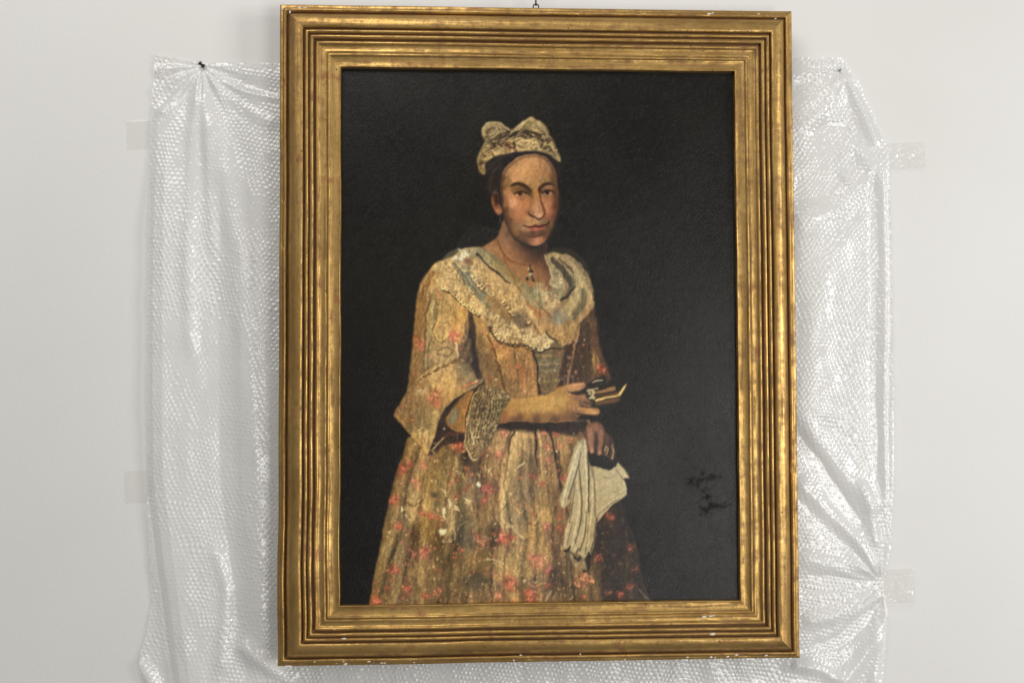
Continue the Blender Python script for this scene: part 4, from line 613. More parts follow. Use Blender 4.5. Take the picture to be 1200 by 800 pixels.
for (x, y, rx, ry, c, a, an) in [(714, 568, 14, 14, (148, 140, 108), .8, 0), (704, 590, 8, 12, (136, 126, 96), .6, 0), (722, 552, 8, 6, (156, 148, 116), .7, 40), (675, 540, 5, 20, (156, 150, 118), .7, 12), (684, 545, 4, 24, (150, 142, 110), .7, 0), (694, 620, 6, 26, (128, 116, 84), .6, 0), (668, 620, 6, 20, (148, 134, 98), .7, 12), (680, 610, 5, 34, (152, 140, 106), .6, 4)]: blob(x, y, rx, ry, c, a, an, gl)
for (p, w, c, a) in [([(681, 530), (677, 548), (672, 566), (666, 584)], [1, 1.6, 2, 2.6], (70, 66, 52), .85), ([(674, 566), (671, 590), (667, 612)], [1, 1.8, 1.6], (84, 76, 56), .8), ([(678, 540), (680, 565), (682, 590), (680, 612), (674, 636)], [1, 1.8, 2, 1.8, 1.6], (72, 64, 50), .85), ([(689, 530), (690, 555), (690, 580), (690, 600)], [2.4, 2.2, 1.6, 1.4], (50, 46, 38), .85), ([(694, 548), (697, 575), (697, 605)], [1.2, 1.6, 1.4], (74, 68, 54), .8), ([(687, 600), (686, 622), (680, 645)], [1.2, 1.8, 2.2], (80, 70, 50), .85), ([(690, 615), (688, 635), (686, 650)], [1, 1.4, 1.8], (78, 68, 48), .8), ([(699, 606), (697, 628), (692, 648)], [2, 2, 1.6], (50, 44, 36), .8), ([(664, 640), (667, 628), (671, 610)], [.8, 1.4, 1], (92, 80, 58), .7),
    ([(683, 516), (675, 532), (669, 552), (662, 576), (659, 592)], [1.2, 1.6, 1.8, 1.8, 1.4], (184, 176, 142), .75), ([(685, 516), (686, 540), (688, 570), (686, 600), (682, 630)], [1.2, 1.6, 1.8, 1.8, 1.6], (178, 168, 132), .75), ([(676, 566), (679, 590), (675, 615), (670, 640)], [1, 1.8, 1.8, 1.6], (182, 168, 126), .75), ([(694, 560), (694, 585), (692, 610), (688, 640)], [1, 1.6, 1.8, 1.4], (172, 160, 122), .7), ([(667, 600), (664, 622), (661, 640)], [1.2, 1.8, 1.2], (176, 160, 116), .7), ([(700, 600), (710, 592), (720, 585), (732, 579)], [1, 1.6, 1.6, 1.2], (166, 158, 126), .75), ([(699, 604), (708, 597), (718, 588), (728, 584)], [1, 1.4, 1.2, .8], (90, 90, 78), .7), ([(718, 546), (727, 556), (732, 568), (734, 578)], [1.2, 1.8, 1.6, 1.2], (176, 168, 134), .75), ([(724, 544), (731, 554), (736, 561)], [1.4, 2, 1.4], (164, 156, 122), .8), ([(721, 549), (728, 558), (733, 566)], [1, 1.6, 1], (84, 78, 62), .8), ([(700, 556), (712, 560), (722, 556)], [1, 1.6, 1], (122, 114, 86), .6), ([(708, 580), (718, 576), (728, 574)], [1, 1.6, 1], (116, 108, 82), .5), ([(728, 575), (722, 580), (714, 582)], [1, 1.4, 1], (168, 160, 126), .5)]: stroke(p, w, c, .7, a, gl)
for (p, w) in (([(661, 645), (666, 646), (668, 640)], [2, 3.4, 2]), ([(672, 650), (676, 657), (680, 652)], [2.4, 4, 2.6]), ([(682, 656), (687, 656), (690, 648)], [2, 3, 2]), ([(690, 652), (690, 664), (685, 669)], [4, 5, 3])): stroke(p, w, (34, 29, 26), 1, .9)
for (p, w) in (([(670, 648), (671, 656), (676, 662)], [4, 5, 4]), ([(683, 654), (685, 662), (687, 666)], [4, 5, 4])): stroke(p, w, (116, 104, 76), 1, .85)
scatter(gl, 130, lambda x, y: stroke([(x, y), (x-rng.uniform(-1, 1), y+rng.uniform(3, 9))], [.4, rng.uniform(.6, 1.2)], jit((164, 154, 118) if rng.random() < .5 else (112, 102, 76), .06), .6, .35, gl, False))

# ---- age: broken tone, brush drag, dark varnish, weave ----------------------------------------------------
def warp(a, dx, dy):
    h, w = a.shape[:2]
    yy, xx = np.mgrid[0:h, 0:w].astype(np.float32)
    x = np.clip(xx+dx*PS, 0, w-1.01); y = np.clip(yy+dy*PS, 0, h-1.01)
    xi = x.astype(np.int32); yi = y.astype(np.int32); fx = x-xi; fy = y-yi
    if a.ndim == 3: fx = fx[..., None]; fy = fy[..., None]
    return (a[yi, xi]*(1-fx)+a[yi, xi+1]*fx)*(1-fy)+(a[yi+1, xi]*(1-fx)+a[yi+1, xi+1]*fx)*fy
fig = np.clip(sum(np.clip(v, 0, 1) for k, v in REGION.items() if k != 'figure'), 0, 1)
flesh = np.clip(sum(np.clip(REGION[k], 0, 1) for k in ('face', 'arm', 'hand', 'gloves', 'book')), 0, 1)
fabric = gblur(np.clip(1-REGION['bonnet']*.4, 0, 1)*np.clip(sum(np.clip(REGION[k], 0, 1) for k in ('skirt', 'dress', 'fichu', 'lace_ruffle', 'bonnet')), 0, 1)*(1-flesh), 2)
amp = .4+.75*fabric
IMG = warp(IMG, (2.2*noise2(6, 6, 21)+.8*noise2(2.4, 2.4, 22))*amp, (2.2*noise2(6, 7, 23)+.8*noise2(2.4, 2.6, 24))*amp)
broc = .75*noise2(2.6, 9, 31)+.6*noise2(1.5, 4, 32)+.6*noise2(1.2, 1.4, 33)+.35*noise2(10, 26, 34)
IMG *= (1+fabric*broc*.26)[..., None]
dots = np.clip(noise2(1.4, 1.7, 41)+.5*noise2(7, 8, 42)-.3, 0, 1)*fabric
IMG += dots[..., None]*np.array((70, 58, 38))
tone = .55*noise2(2.2, 2.2, 11)+.5*noise2(1.1, 1.1, 12)+.5*noise2(5, 7, 13)+.5*noise2(1, 3, 14)
IMG *= (1+tone*(.10+.12*fig))[..., None]
warm = noise2(40, 50, 15)*fig
IMG += warm[..., None]*np.array((10, 4, -8))
sit = gblur(fig, 1.2)[..., None]
sit = sit*(1-.85*gblur(np.clip(REGION['face']+REGION['neck']+REGION['arm']+REGION['hand'], 0, 1), 1.5)*(1-np.clip(REGION['fichu']*.0, 0, 1)))[..., None]
IMG *= 1+sit*(np.array((1.10, 1.05, 1.0))-1)
lum = IMG.mean(-1, keepdims=True)
IMG += sit*np.clip(lum-95, -60, 90)*np.array((.12, .115, .10))
cloth = gblur(np.clip(sum(np.clip(REGION[k], 0, 1) for k in ('skirt', 'dress', 'fichu', 'gloves')), 0, 1)*(1-np.clip(REGION['face']+REGION['arm']+REGION['hand']+REGION['book']+REGION['neck']*(REGION['fichu'] < .5), 0, 1)), 1.2)
IMG *= 1+cloth[..., None]*np.array((.19, .20, .24))+np.clip(gblur(REGION['fichu'], 1.2), 0, 1)[..., None]*cloth[..., None]*np.array((-.09, -.08, -.06))+gblur(np.clip(REGION['arm']+REGION['hand']*.6, 0, 1), 1.2)[..., None]*np.array((.12, .14, .08))
edge = np.clip(gblur(fig, 5.)*gblur(1-fig, 5.)*4, 0, 1)*(1-np.clip(REGION['gloves']+REGION['book']+REGION['bonnet'], 0, 1))
for c in range(3): IMG[..., c] = IMG[..., c]*(1-edge*.5)+gblur(IMG[..., c], 2.2)*edge*.5
REGION['figure'] = fig
for c in range(3): IMG[..., c] = gblur(IMG[..., c], .35)
IMG[:] = np.clip(IMG, 3, 250)
# which painted passage each bit of canvas belongs to (kept as separate patches of the canvas mesh)
PAINT_GAIN = .95
PARTS = ['painted_skirt', 'painted_gown', 'painted_neck', 'painted_shawl', 'painted_hair', 'painted_face', 'painted_bonnet', 'painted_forearm', 'painted_book', 'painted_lace_cuff', 'painted_hand', 'painted_gloves']
LABEL = np.zeros(IMG.shape[:2], np.int32)
for k, key in enumerate(('skirt', 'dress', 'neck', 'fichu', 'hair', 'face', 'bonnet', 'arm', 'book', 'lace_ruffle', 'hand', 'gloves')): LABEL[REGION[key] > .5] = k+1
# lost varnish: where the ground is scuffed the surface no longer shines
GLOSS = np.clip(.48+.52*gblur((IMG.max(-1) > 12).astype(np.float32), 1.8)+.25*noise2(6, 6, 61)+.2*noise2(2, 3, 62), .15, 1)*(1+.25*noise2(60, 80, 63))
# ---------------------------------------------------------------------------------------------------------
# THE FRAMED PORTRAIT: four mitred gilt rails, the canvas, the hanging ring
# ---------------------------------------------------------------------------------------------------------
FW, FH, MMPX = 1.05, 1.325, .001735
DY = FPLANE+.030                                  # the back of the frame stands this far off the wall
PROFILE = [(0, 4), (0, 24), (.5, 28), (1.6, 30), (3.4, 30.2), (4.2, 30.5), (4.6, 33), (5.4, 36), (6.5, 37.6), (7.7, 37), (8.6, 34.5), (9, 30), (9.6, 27), (10.4, 27), (10.8, 31),
    (11, 35), (12, 40), (13.4, 45), (15.4, 50), (18, 54.4), (20.6, 57), (23, 58.4), (25.4, 58.8), (27.4, 58), (28.4, 56), (28.7, 50), (29, 46), (30.2, 46), (30.5, 51), (31, 54.6), (32, 57), (33.2, 57.2), (34.2, 55), (34.7, 51),
    (35, 47), (35.8, 47), (36.1, 51), (36.7, 54), (37.8, 55.6), (39, 55.6), (40.2, 53.6), (40.7, 49), (41, 43), (42.6, 43), (42.9, 47), (43.4, 50.4), (44.4, 52), (45.6, 51.6), (46.6, 50), (47, 46.6), (48.4, 45.2), (50.4, 44.6), (53, 45.4), (55, 47.4),
    (55.4, 45), (56, 45), (56.4, 48.6), (57.2, 51), (58.4, 51.2), (59.4, 49.4), (59.8, 46), (60.2, 45.4), (64, 44), (69.2, 42), (69.6, 42.6), (70.2, 43.6), (70.9, 43), (71.4, 39), (71.5, 20)]
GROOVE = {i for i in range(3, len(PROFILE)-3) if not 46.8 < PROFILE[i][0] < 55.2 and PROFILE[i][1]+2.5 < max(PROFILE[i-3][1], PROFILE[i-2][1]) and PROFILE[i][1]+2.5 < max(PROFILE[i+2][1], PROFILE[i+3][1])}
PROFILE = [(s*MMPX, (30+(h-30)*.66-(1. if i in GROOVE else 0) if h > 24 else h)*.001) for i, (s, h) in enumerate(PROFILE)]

def mat_gold():
    t = NT('worn_water_gilding'); uv = t.n('ShaderNodeTexCoord').outputs['UV']
    ob = t.obj(); streak = t.n('ShaderNodeMapping', Vector=uv, Scale=(7, 190, 1)).outputs[0]
    s1 = t.noise(streak, 1., 4, .6); n1 = t.noise(ob, 9, 5, .6); n2 = t.noise(ob, 42, 5, .65); n3 = t.noise(ob, 260, 3, .6)
    gold = t.mix(t.ramp(n1, (.3, 0.), (.72, 1.)), (.42, .248, .075, 1), (.67, .44, .155, 1))
    rub = t.ramp(t.math('ADD', t.math('MULTIPLY', s1, .6), t.math('MULTIPLY', n2, .5)), (.50, 0.), (.66, 1.))
    gold = t.mix(t.math('MULTIPLY', rub, .75), gold, (.15, .08, .034, 1))           # toned, rubbed through to brown bole
    red = t.ramp(t.math('ADD', t.math('MULTIPLY', n2, .7), t.math('MULTIPLY', n1, .4)), (.62, 0.), (.71, 1.))
    gold = t.mix(t.math('MULTIPLY', red, .6), gold, (.36, .13, .06, 1))
    spot = t.ramp(t.noise(ob, 150, 2, .5), (.70, 0.), (.745, 1.))
    patina = t.ramp(t.noise(ob, 3.2, 5, .65), (.42, 0.), (.68, 1.))
    gold = t.mix(t.math('MULTIPLY', patina, .36), gold, (.26, .15, .055, 1))           # broad uneven browning of the leaf
    gold = t.mix(t.math('MULTIPLY', spot, .8), gold, (.05, .032, .018, 1))
    rough = t.math('ADD', .31, t.math('ADD', t.math('MULTIPLY', n2, .22), t.math('MULTIPLY', rub, .18)))
    b = t.bump(t.math('ADD', t.math('MULTIPLY', n2, 1.6), t.math('MULTIPLY', n3, .45)), .42, .0012)
    met = t.math('SUBTRACT', .94, t.math('MULTIPLY', t.math('MAXIMUM', rub, spot), .45))
    return t.done(t.n('ShaderNodeBsdfPrincipled', Base_Color=gold, Metallic=met, Roughness=rough, Normal=b, Specular_IOR_Level=.35))
GOLD = mat_gold()
def mat_plain(name, col, rough=.6, metal=0., ns=90, k=.25):
    t = NT(name); n = t.noise(t.obj(), ns, 3)
    c = t.mix(n, tuple(x*(1-k) for x in col)+(1,), tuple(min(1, x*(1+k)) for x in col)+(1,))
    return t.done(t.n('ShaderNodeBsdfPrincipled', Base_Color=c, Roughness=rough, Metallic=metal, Normal=t.bump(n, .2, .0006)))

GROOVE_SHADE = mat_plain('groove_shade', (.17, .088, .038), .45, .45, 130, .5)  # recess shade of the mouldings, put into the colour of the groove faces
portrait = empty('framed_portrait', (0, 0, -FH/2))
tag(portrait, 'old oil portrait of a woman in floral gown in wide gilt moulded frame', 'painting')
PO = portrait.location.copy()

random.seed(5)
def smooth_noise(n, step, seed):
    g = np.random.default_rng(seed); k = int(n/step)+3; a = g.normal(0, 1, k); x = np.arange(n)/step; i = x.astype(int); f = x-i; f = f*f*(3-2*f)
    return a[i]*(1-f)+a[i+1]*f
# corners run clockwise seen from the front: each rail goes from corner a to corner b, inward normal given
CORN = [((-FW/2, FH/2), (FW/2, FH/2)), ((FW/2, FH/2), (FW/2, -FH/2)), ((FW/2, -FH/2), (-FW/2, -FH/2)), ((-FW/2, -FH/2), (-FW/2, FH/2))]
RAILS = []; RAILFLIP = -1
KR = [1.05, 1.0, .965, 1.0]                         # the mouldings are not all cut to quite the same width
for ri, (a, b) in enumerate(CORN):
    a = np.array(a); b = np.array(b); L = np.linalg.norm(b-a); d = (b-a)/L; nrm = np.array((d[1], -d[0]))
    NA = int(L/.004); tt = np.linspace(0, 1, NA); co = []; uvs = []
    wob = smooth_noise(NA, 40, 10+ri)*.0005; wobh = smooth_noise(NA, 26, 20+ri)*.0004
    gl = np.random.default_rng(40+ri)
    for j, (s, h) in enumerate(PROFILE):
        lo = smooth_noise(NA, 5, 100*ri+j//3)*.00010+smooth_noise(NA, 14, 100*ri+j//2+50)*.00013
        edge = np.clip(np.minimum(tt, 1-tt)*L/.03, 0, 1)
        ss = s+(wob+lo)*edge*(0 if j < 1 else 1); hh = h+(wobh+lo*1.3)*edge*(0 if j < 1 else 1)
        if 4 < j < 11: hh = hh-np.clip(smooth_noise(NA, 4, 700+ri)-1.35, 0, 1)*.0022*edge      # knocks on the outer bead
        al = s*KR[ri-1]+tt*(L-s*KR[ri-1]-s*KR[(ri+1) % 4])
        P = a[None]+d[None]*al[:, None]+nrm[None]*(ss*KR[ri])[:, None]
        co.append(np.c_[P[:, 0], -hh, P[:, 1]]); uvs.append(np.c_[al+ri*3.7, np.full(NA, s)])
    co = np.array(co); uvs = np.array(uvs); NP = len(PROFILE)
    idx = np.arange(NP*NA).reshape(NP, NA)
    q = np.stack([idx[:-1, :-1], idx[:-1, 1:], idx[1:, 1:], idx[1:, :-1]], -1).reshape(-1, 4)[:, ::RAILFLIP]
    me = fast_mesh('rail', co.reshape(-1, 3)-np.array(PO), q)
    ul = me.uv_layers.new(name='UVMap'); ul.data.foreach_set('uv', uvs.reshape(-1, 2)[q.ravel()].astype(np.float32).ravel())
    me.validate()
    me.materials.append(GOLD); me.materials.append(GROOVE_SHADE)
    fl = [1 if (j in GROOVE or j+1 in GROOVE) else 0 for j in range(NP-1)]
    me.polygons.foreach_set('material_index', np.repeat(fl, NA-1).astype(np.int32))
    RAILS.append(link('rail', me, GOLD, portrait))
# gesso losses: little bare white chips where the gilding has been knocked off
GESSO = mat_plain('bare_gesso', (.74, .69, .60), .85)
def surf_h(s):
    ps = [p[0] for p in PROFILE[1:-1]]; return float(np.interp(s, ps, [p[1] for p in PROFILE[1:-1]]))
CHIPS = [(2, 402.5, 748, 2.2), (2, 405, 777.5, 2.4), (2, 337.5, 780, 2.6), (2, 392, 737, 1.4), (2, 402.5, 774.5, 1.2), (2, 447, 776.5, 1.2), (2, 835, 742.5, 2.8), (2, 833, 721.5, 2.2), (2, 825, 722.3, 2.6), (2, 836, 721, 1.6), (2, 853, 769, 1.6), (2, 863, 767, 1.8), (2, 833, 769.5, 1.8), (2, 838, 770, 1.2), (2, 680, 766, 1.2), (2, 610, 767, 1.4),
    (0, 831, 16.6, 2.2), (0, 835, 15.6, 1.4), (0, 351, 8.8, 2.), (0, 357, 9, 1.6), (0, 889, 16.5, 1.2), (0, 909, 22, 1.2), (3, 331, 10, 1.8), (3, 339.5, 14.5, 1.6), (1, 926.5, 318, 1.), (1, 931, 703, 1.2), *[(2, 330+600*u, 778.6-8.6*u-v*3, .5+w_*1.3) for u, v, w_ in np.random.default_rng(12).random((15, 3))**np.array((1, 1, 2))], (2, 600, 726.8, 1.8), (2, 594, 726.6, 1.3)]
for k, (ri, px, py, r) in enumerate(CHIPS):
    p = at(px, py, -.045+DY)
    s = {0: FH/2-p.z, 1: FW/2-p.x, 2: p.z+FH/2, 3: p.x+FW/2}[ri]; h = surf_h(max(.0005, s/KR[ri]))
    p = at(px, py, -h+DY); g = random.Random(k); n = 9; V = [(p.x, -h-.0009, p.z)]; rr = r*MMPX*.85
    for i in range(n):
        an = 6.283*i/n; q = rr*g.uniform(.55, 1.25); ex = 1.5 if ri in (0, 2) else .7
        V.append((p.x+q*ex*math.cos(an), -h+.0006, p.z+q/ex*math.sin(an)))
    mesh_obj('gesso_chip', [Vector(v)-PO for v in V], [(0, 1+i, 1+(i+1) % n) for i in range(n)], GESSO, RAILS[ri])
# wooden back of the frame (a strainer that keeps it off the wall)
WOOD = mat_plain('dark_old_wood', (.16, .10, .06), .7)
def box(x0, x1, y0, y1, z0, z1):
    V = [(x, y, z) for x in (x0, x1) for y in (y0, y1) for z in (z0, z1)]
    return V, [(0, 1, 3, 2), (4, 6, 7, 5), (0, 4, 5, 1), (2, 3, 7, 6), (0, 2, 6, 4), (1, 5, 7, 3)]
for (x0, x1, z0, z1) in ((-FW/2+.01, FW/2-.01, FH/2-.09, FH/2-.01), (-FW/2+.01, FW/2-.01, -FH/2+.01, -FH/2+.09), (-FW/2+.01, -FW/2+.09, -FH/2+.09, FH/2-.09), (FW/2-.09, FW/2-.01, -FH/2+.09, FH/2-.09)):
    V, F = box(x0, x1, -.021, -DY-.0045, z0, z1); mesh_obj('backing_bar', [Vector(v)-PO for v in V], F, WOOD, portrait, False)

# ---- canvas: fine grid carrying the painted colours --------------------------------------------------
def mat_paint():
    t = NT('aged_oil_paint'); av = t.n('ShaderNodeVertexColor', {'layer_name': 'paint'}); a = av.outputs[0]
    ob = t.obj()
    weave = t.math('MULTIPLY', t.math('ADD', t.n('ShaderNodeTexWave', {'bands_direction': 'X'}, Vector=ob, Scale=190., Distortion=1.2).outputs[1], t.n('ShaderNodeTexWave', {'bands_direction': 'Z'}, Vector=ob, Scale=190., Distortion=1.2).outputs[1]), .5)
    brush = t.noise(t.obj((480, 480, 210)), 1., 4, .7); lump = t.noise(ob, 24, 4, .6)
    cr = t.n('ShaderNodeTexVoronoi', {'feature': 'DISTANCE_TO_EDGE'}, Vector=t.n('ShaderNodeMixRGB', i0=.12, i1=ob, i2=t.n('ShaderNodeTexNoise', Vector=ob, Scale=30.).outputs[1]).outputs[0], Scale=55.).outputs[0]
    crack = t.ramp(cr, (.0, 0.), (.035, 1.))
    h = t.math('ADD', t.math('MULTIPLY', weave, .35), t.math('ADD', t.math('MULTIPLY', brush, 1.7), t.math('ADD', t.math('MULTIPLY', lump, .9), t.math('MULTIPLY', crack, .3))))
    b = t.bump(h, .28, .0011)
    rough = t.math('ADD', .22, t.math('MULTIPLY', t.noise(ob, 7, 3), .12))
    return t.done(t.n('ShaderNodeBsdfPrincipled', Base_Color=a, Roughness=rough, Normal=b, Specular_IOR_Level=t.math('MULTIPLY', av.outputs[1], .31)))
PAINT = mat_paint()
YC = -.0275; INS = 70.5*MMPX
gx = np.linspace(-FW/2+INS, FW/2-INS, 484); gz = np.linspace(-FH/2+INS*KR[2], FH/2-INS*KR[0], 650)
XX, ZZ = np.meshgrid(gx, gz)
QX, QY = to_px(XX, np.full_like(XX, YC+DY), ZZ)
def sample(img, qx, qy):
    h, w_ = img.shape[:2]
    x = np.clip((qx-PX0)*PS-.5, 0, w_-1.01); y = np.clip((qy-PY0)*PS-.5, 0, h-1.01)
    xi = x.astype(int); yi = y.astype(int); fx = x-xi; fy = y-yi
    if img.ndim == 3: fx = fx[..., None]; fy = fy[..., None]
    return (img[yi, xi]*(1-fx)+img[yi, xi+1]*fx)*(1-fy)+(img[yi+1, xi]*(1-fx)+img[yi+1, xi+1]*fx)*fy
srgb = sample(IMG, QX, QY)/255.
lin = np.where(srgb <= .04045, srgb/12.92, ((srgb+.055)/1.055)**2.4)*PAINT_GAIN
lab = LABEL[np.clip(((QY-PY0)*PS).astype(int), 0, PH*PS-1), np.clip(((QX-PX0)*PS).astype(int), 0, PW*PS-1)]
relief = (lin.mean(-1)-.1)*.0014
g3 = np.random.default_rng(3)
sag = .0012*np.sin(XX*5.1+.7)*np.sin(ZZ*4.3+.4)
YY = YC-relief*.6-sag*.6
VC = np.stack([XX, YY, ZZ], -1).reshape(-1, 3)-np.array(PO); LC = np.concatenate([lin, sample(GLOSS, QX, QY)[..., None]], -1).reshape(-1, 4).astype(np.float32)
idx = np.arange(VC.shape[0]).reshape(XX.shape)
Q = np.stack([idx[:-1, :-1], idx[:-1, 1:], idx[1:, 1:], idx[1:, :-1]], -1).reshape(-1, 4)
ql = lab[:-1, :-1].ravel()
def patch(name, sel, parent):
    q = Q[sel]; used, inv = np.unique(q.ravel(), return_inverse=True)
    me = fast_mesh(name, VC[used], inv.reshape(-1, 4))
    ca = me.color_attributes.new('paint', 'FLOAT_COLOR', 'POINT'); ca.data.foreach_set('color', LC[used].ravel())
    return link(name, me, PAINT, parent)
canvas = patch('canvas', ql == 0, portrait)
canvas['label'] = 'dark varnished canvas with scuffs at lower right'
for k, nm in enumerate(PARTS):
    if (ql == k+1).sum() > 30: patch(nm, ql == k+1, canvas)

# ---- hanging ring on the frame's top edge, and the wall hook that carries it -----------------------------
IRON = mat_plain('browned_iron', (.10, .085, .075), .5, .7)
c = at(628, 8.2, -.022+DY)
V, F = tube([(c.x+.0056*math.cos(a_), -.022, c.z+.0056*math.sin(a_)) for a_ in np.linspace(0, 2*math.pi, 25)], .0014, 8, False)
mesh_obj('hanging_ring', [Vector(v)-PO for v in V], F, IRON, portrait)
portrait.location.y = DY
hook = empty('wall_hook', (c.x, 0, c.z+.05)); HO = hook.location.copy()
path = [(c.x, -.004, c.z+.085), (c.x, -.02+DY*.5, c.z+.075), (c.x, -.0185+DY, c.z+.055), (c.x, -.0205+DY, c.z+.015), (c.x, -.0215+DY, c.z+.0045), (c.x, -.0235+DY, c.z+.0025), (c.x, -.0262+DY, c.z+.0042), (c.x, -.0268+DY, c.z+.009)]
V, F = tube(path, [.0018]*6+[.0016, .0012], 8); mesh_obj('shank', [Vector(v)-HO for v in V], F, IRON, hook)
V, F = tube([(c.x, 0, c.z+.086), (c.x, -.003, c.z+.086), (c.x, -.0055, c.z+.086)], [.011, .011, .006], 16); mesh_obj('mounting_plate', [Vector(v)-HO for v in V], F, IRON, hook)
tag(hook, 'dark iron wall hook holding the ring on top of the frame', 'hook')
# ---------------------------------------------------------------------------------------------------------
# BUBBLE WRAP pinned to the wall behind the frame: one sheet, real blisters, gathered at the pins
# ---------------------------------------------------------------------------------------------------------
def mat_wrap():
    t = NT('clear_bubble_film'); ob = t.obj()
    n = t.noise(ob, 120, 3); col = t.mix(n, (.88, .88, .87, 1), (.94, .94, .93, 1))
    b = t.bump(t.noise(ob, 420, 2), .12, .0006)
    film = t.n('ShaderNodeMixShader', i0=.44, i1=t.n('ShaderNodeBsdfTransparent', Color=(1, 1, 1, 1)), i2=t.n('ShaderNodeBsdfDiffuse', Color=col, Normal=b))
    fr = t.math('ADD', .062, t.math('MULTIPLY', t.math('POWER', t.n('ShaderNodeLayerWeight', Blend=.5).outputs[1], 3.), .55))
    g = t.n('ShaderNodeBsdfGlossy', Color=(1, 1, 1, 1), Roughness=.20, Normal=b)
    return t.done(t.n('ShaderNodeMixShader', i0=fr, i1=film, i2=g))
WRAP = mat_wrap()

def seg_dist(px, py, pts):
    """distance to a polyline and the parameter 0..1 along it"""
    best = np.full(px.shape, 1e9); par = np.zeros(px.shape); n = len(pts)-1
    for i in range(n):
        (ax, ay), (bx, by) = pts[i], pts[i+1]; ux, uy = bx-ax, by-ay
        t = np.clip(((px-ax)*ux+(py-ay)*uy)/(ux*ux+uy*uy), 0, 1); d = np.hypot(px-ax-t*ux, py-ay-t*uy)
        m = d < best; best = np.where(m, d, best); par = np.where(m, (i+t)/n, par)
    return best, par
def vnoise(x, y, seed):
    g = np.random.default_rng(seed); T = g.random((256, 256))
    xi = np.floor(x).astype(int); yi = np.floor(y).astype(int); fx = x-xi; fy = y-yi; fx = fx*fx*(3-2*fx); fy = fy*fy*(3-2*fy)
    a = T[yi % 256, xi % 256]; b = T[yi % 256, (xi+1) % 256]; c_ = T[(yi+1) % 256, xi % 256]; d = T[(yi+1) % 256, (xi+1) % 256]
    return (a*(1-fx)+b*fx)*(1-fy)+(c_*(1-fx)+d*fx)*fy-.5
STEP = .0019
p0, p1 = at(168, 60), at(1052, 880)
ax_ = np.arange(p0.x, p1.x, STEP); az_ = np.arange(p1.z, p0.z, STEP)
WX, WZ = np.meshgrid(ax_, az_)
UX, UY = to_px(WX, np.zeros_like(WX), WZ)
# outline of the sheet, in photo pixels
LEFT = [(60, 184), (72, 181), (95, 179), (140, 177), (230, 174.5), (330, 173.5), (450, 173), (560, 173), (640, 174), (700, 178), (740, 172), (765, 164), (800, 168), (880, 172)]
RIGHT = [(60, 981), (66, 985), (84, 998), (104, 1010), (126, 1020), (146, 1029), (168, 1039), (200, 1045), (300, 1047), (420, 1047), (560, 1046), (640, 1043), (676, 1036), (690, 1036), (720, 1038), (800, 1034), (880, 1036)]
TOP = [(160, 66), (185, 66), (205, 70), (237, 74.5), (330, 75), (640, 74), (900, 66), (940, 63.5), (981, 62), (1060, 62)]
le = np.interp(UY, *zip(*LEFT)); re = np.interp(UY, *zip(*RIGHT)); te = np.interp(UX, *zip(*TOP))
wig = 1.1*vnoise(UY/9, UY*0, 3)
inside = (UX > le+wig) & (UX < re+wig*.6) & (UY > te)
# macro folds (millimetres)
H = 3.5+1.2*vnoise(UX/26, UX*0+UY/60, 4)+2.6*vnoise(UX/13, UY/30, 5)+2.2*vnoise(UX/24+UY/50, UY/22, 6)
RIDGES = [([(178, 150), (176, 400), (176, 600), (182, 700)], 5, 1.5, 0),
    ([(245, 110), (262, 190), (284, 300), (292, 420), (300, 540), (306, 660), (304, 760)], 16, 9, 0), ([(236, 100), (228, 180), (224, 300), (226, 420)], 8, 5, 0), ([(240, 110), (246, 200), (252, 300)], 6, 3, 0),
    ([(237, 80), (212, 108), (187, 137)], 4, 6, 0), ([(237, 77), (270, 75), (325, 76)], 3, 3, 0), ([(243, 92), (275, 118), (325, 150)], 7, 4, 0), ([(243, 90), (285, 108), (330, 118)], 4, 3, 0),
    ([(255, 640), (268, 690), (262, 790)], 8, 6, 0), ([(282, 750), (300, 768), (330, 786), (345, 800)], 9, 9, 0), ([(163, 770), (180, 800), (190, 860)], 8, 8, 0),
    ([(320, 850), (480, 846), (640, 848), (800, 846), (940, 838), (1010, 850)], 22, 14, 0),
    ([(984, 84), (972, 110), (950, 140), (925, 170)], 16, 8, 0), ([(984, 84), (1006, 126), (1028, 176)], 7, 6, 0), ([(930, 105), (956, 98), (984, 84)], 5, -3, 0), ([(925, 160), (965, 156), (995, 160)], 12, -5, 0), ([(1000, 170), (1022, 200)], 8, 5, 0), ([(1030, 195), (1000, 222), (970, 250), (925, 262)], 14, 7, 0), ([(930, 222), (968, 226), (990, 212)], 14, -5, 0),
    ([(960, 260), (958, 340), (954, 430), (950, 500)], 24, 9, 0), ([(1022, 190), (1024, 320), (1022, 460), (1026, 560)], 4, -6, 0), ([(1033, 200), (1036, 330), (1034, 470), (1036, 600)], 3.5, 5, 0), ([(1043, 210), (1045, 400), (1043, 600)], 3, 4, 0),
    ([(930, 500), (955, 540), (985, 590), (1008, 622)], 8, -7, 0), ([(930, 480), (965, 525), (1000, 570), (1030, 600)], 12, 7, 0), ([(932, 560), (960, 590), (1000, 630), (1030, 670)], 9, 7, 0), ([(1006, 560), (1018, 600), (1026, 640)], 6, 5, 0), ([(935, 650), (980, 660), (1028, 672)], 9, 5, 0), ([(935, 684), (985, 684), (1030, 682)], 9, -5, 0), ([(938, 726), (975, 722), (1010, 708), (1032, 692)], 8, 7, 0), ([(950, 760), (985, 748), (1015, 725), (1034, 700)], 8, -5, 0), ([(985, 800), (1005, 775), (1024, 745), (1036, 705)], 8, 7, 0), ([(1010, 860), (1022, 800), (1030, 740)], 8, 5, 0), ([(925, 775), (960, 782), (990, 800)], 7, 8, 0)]
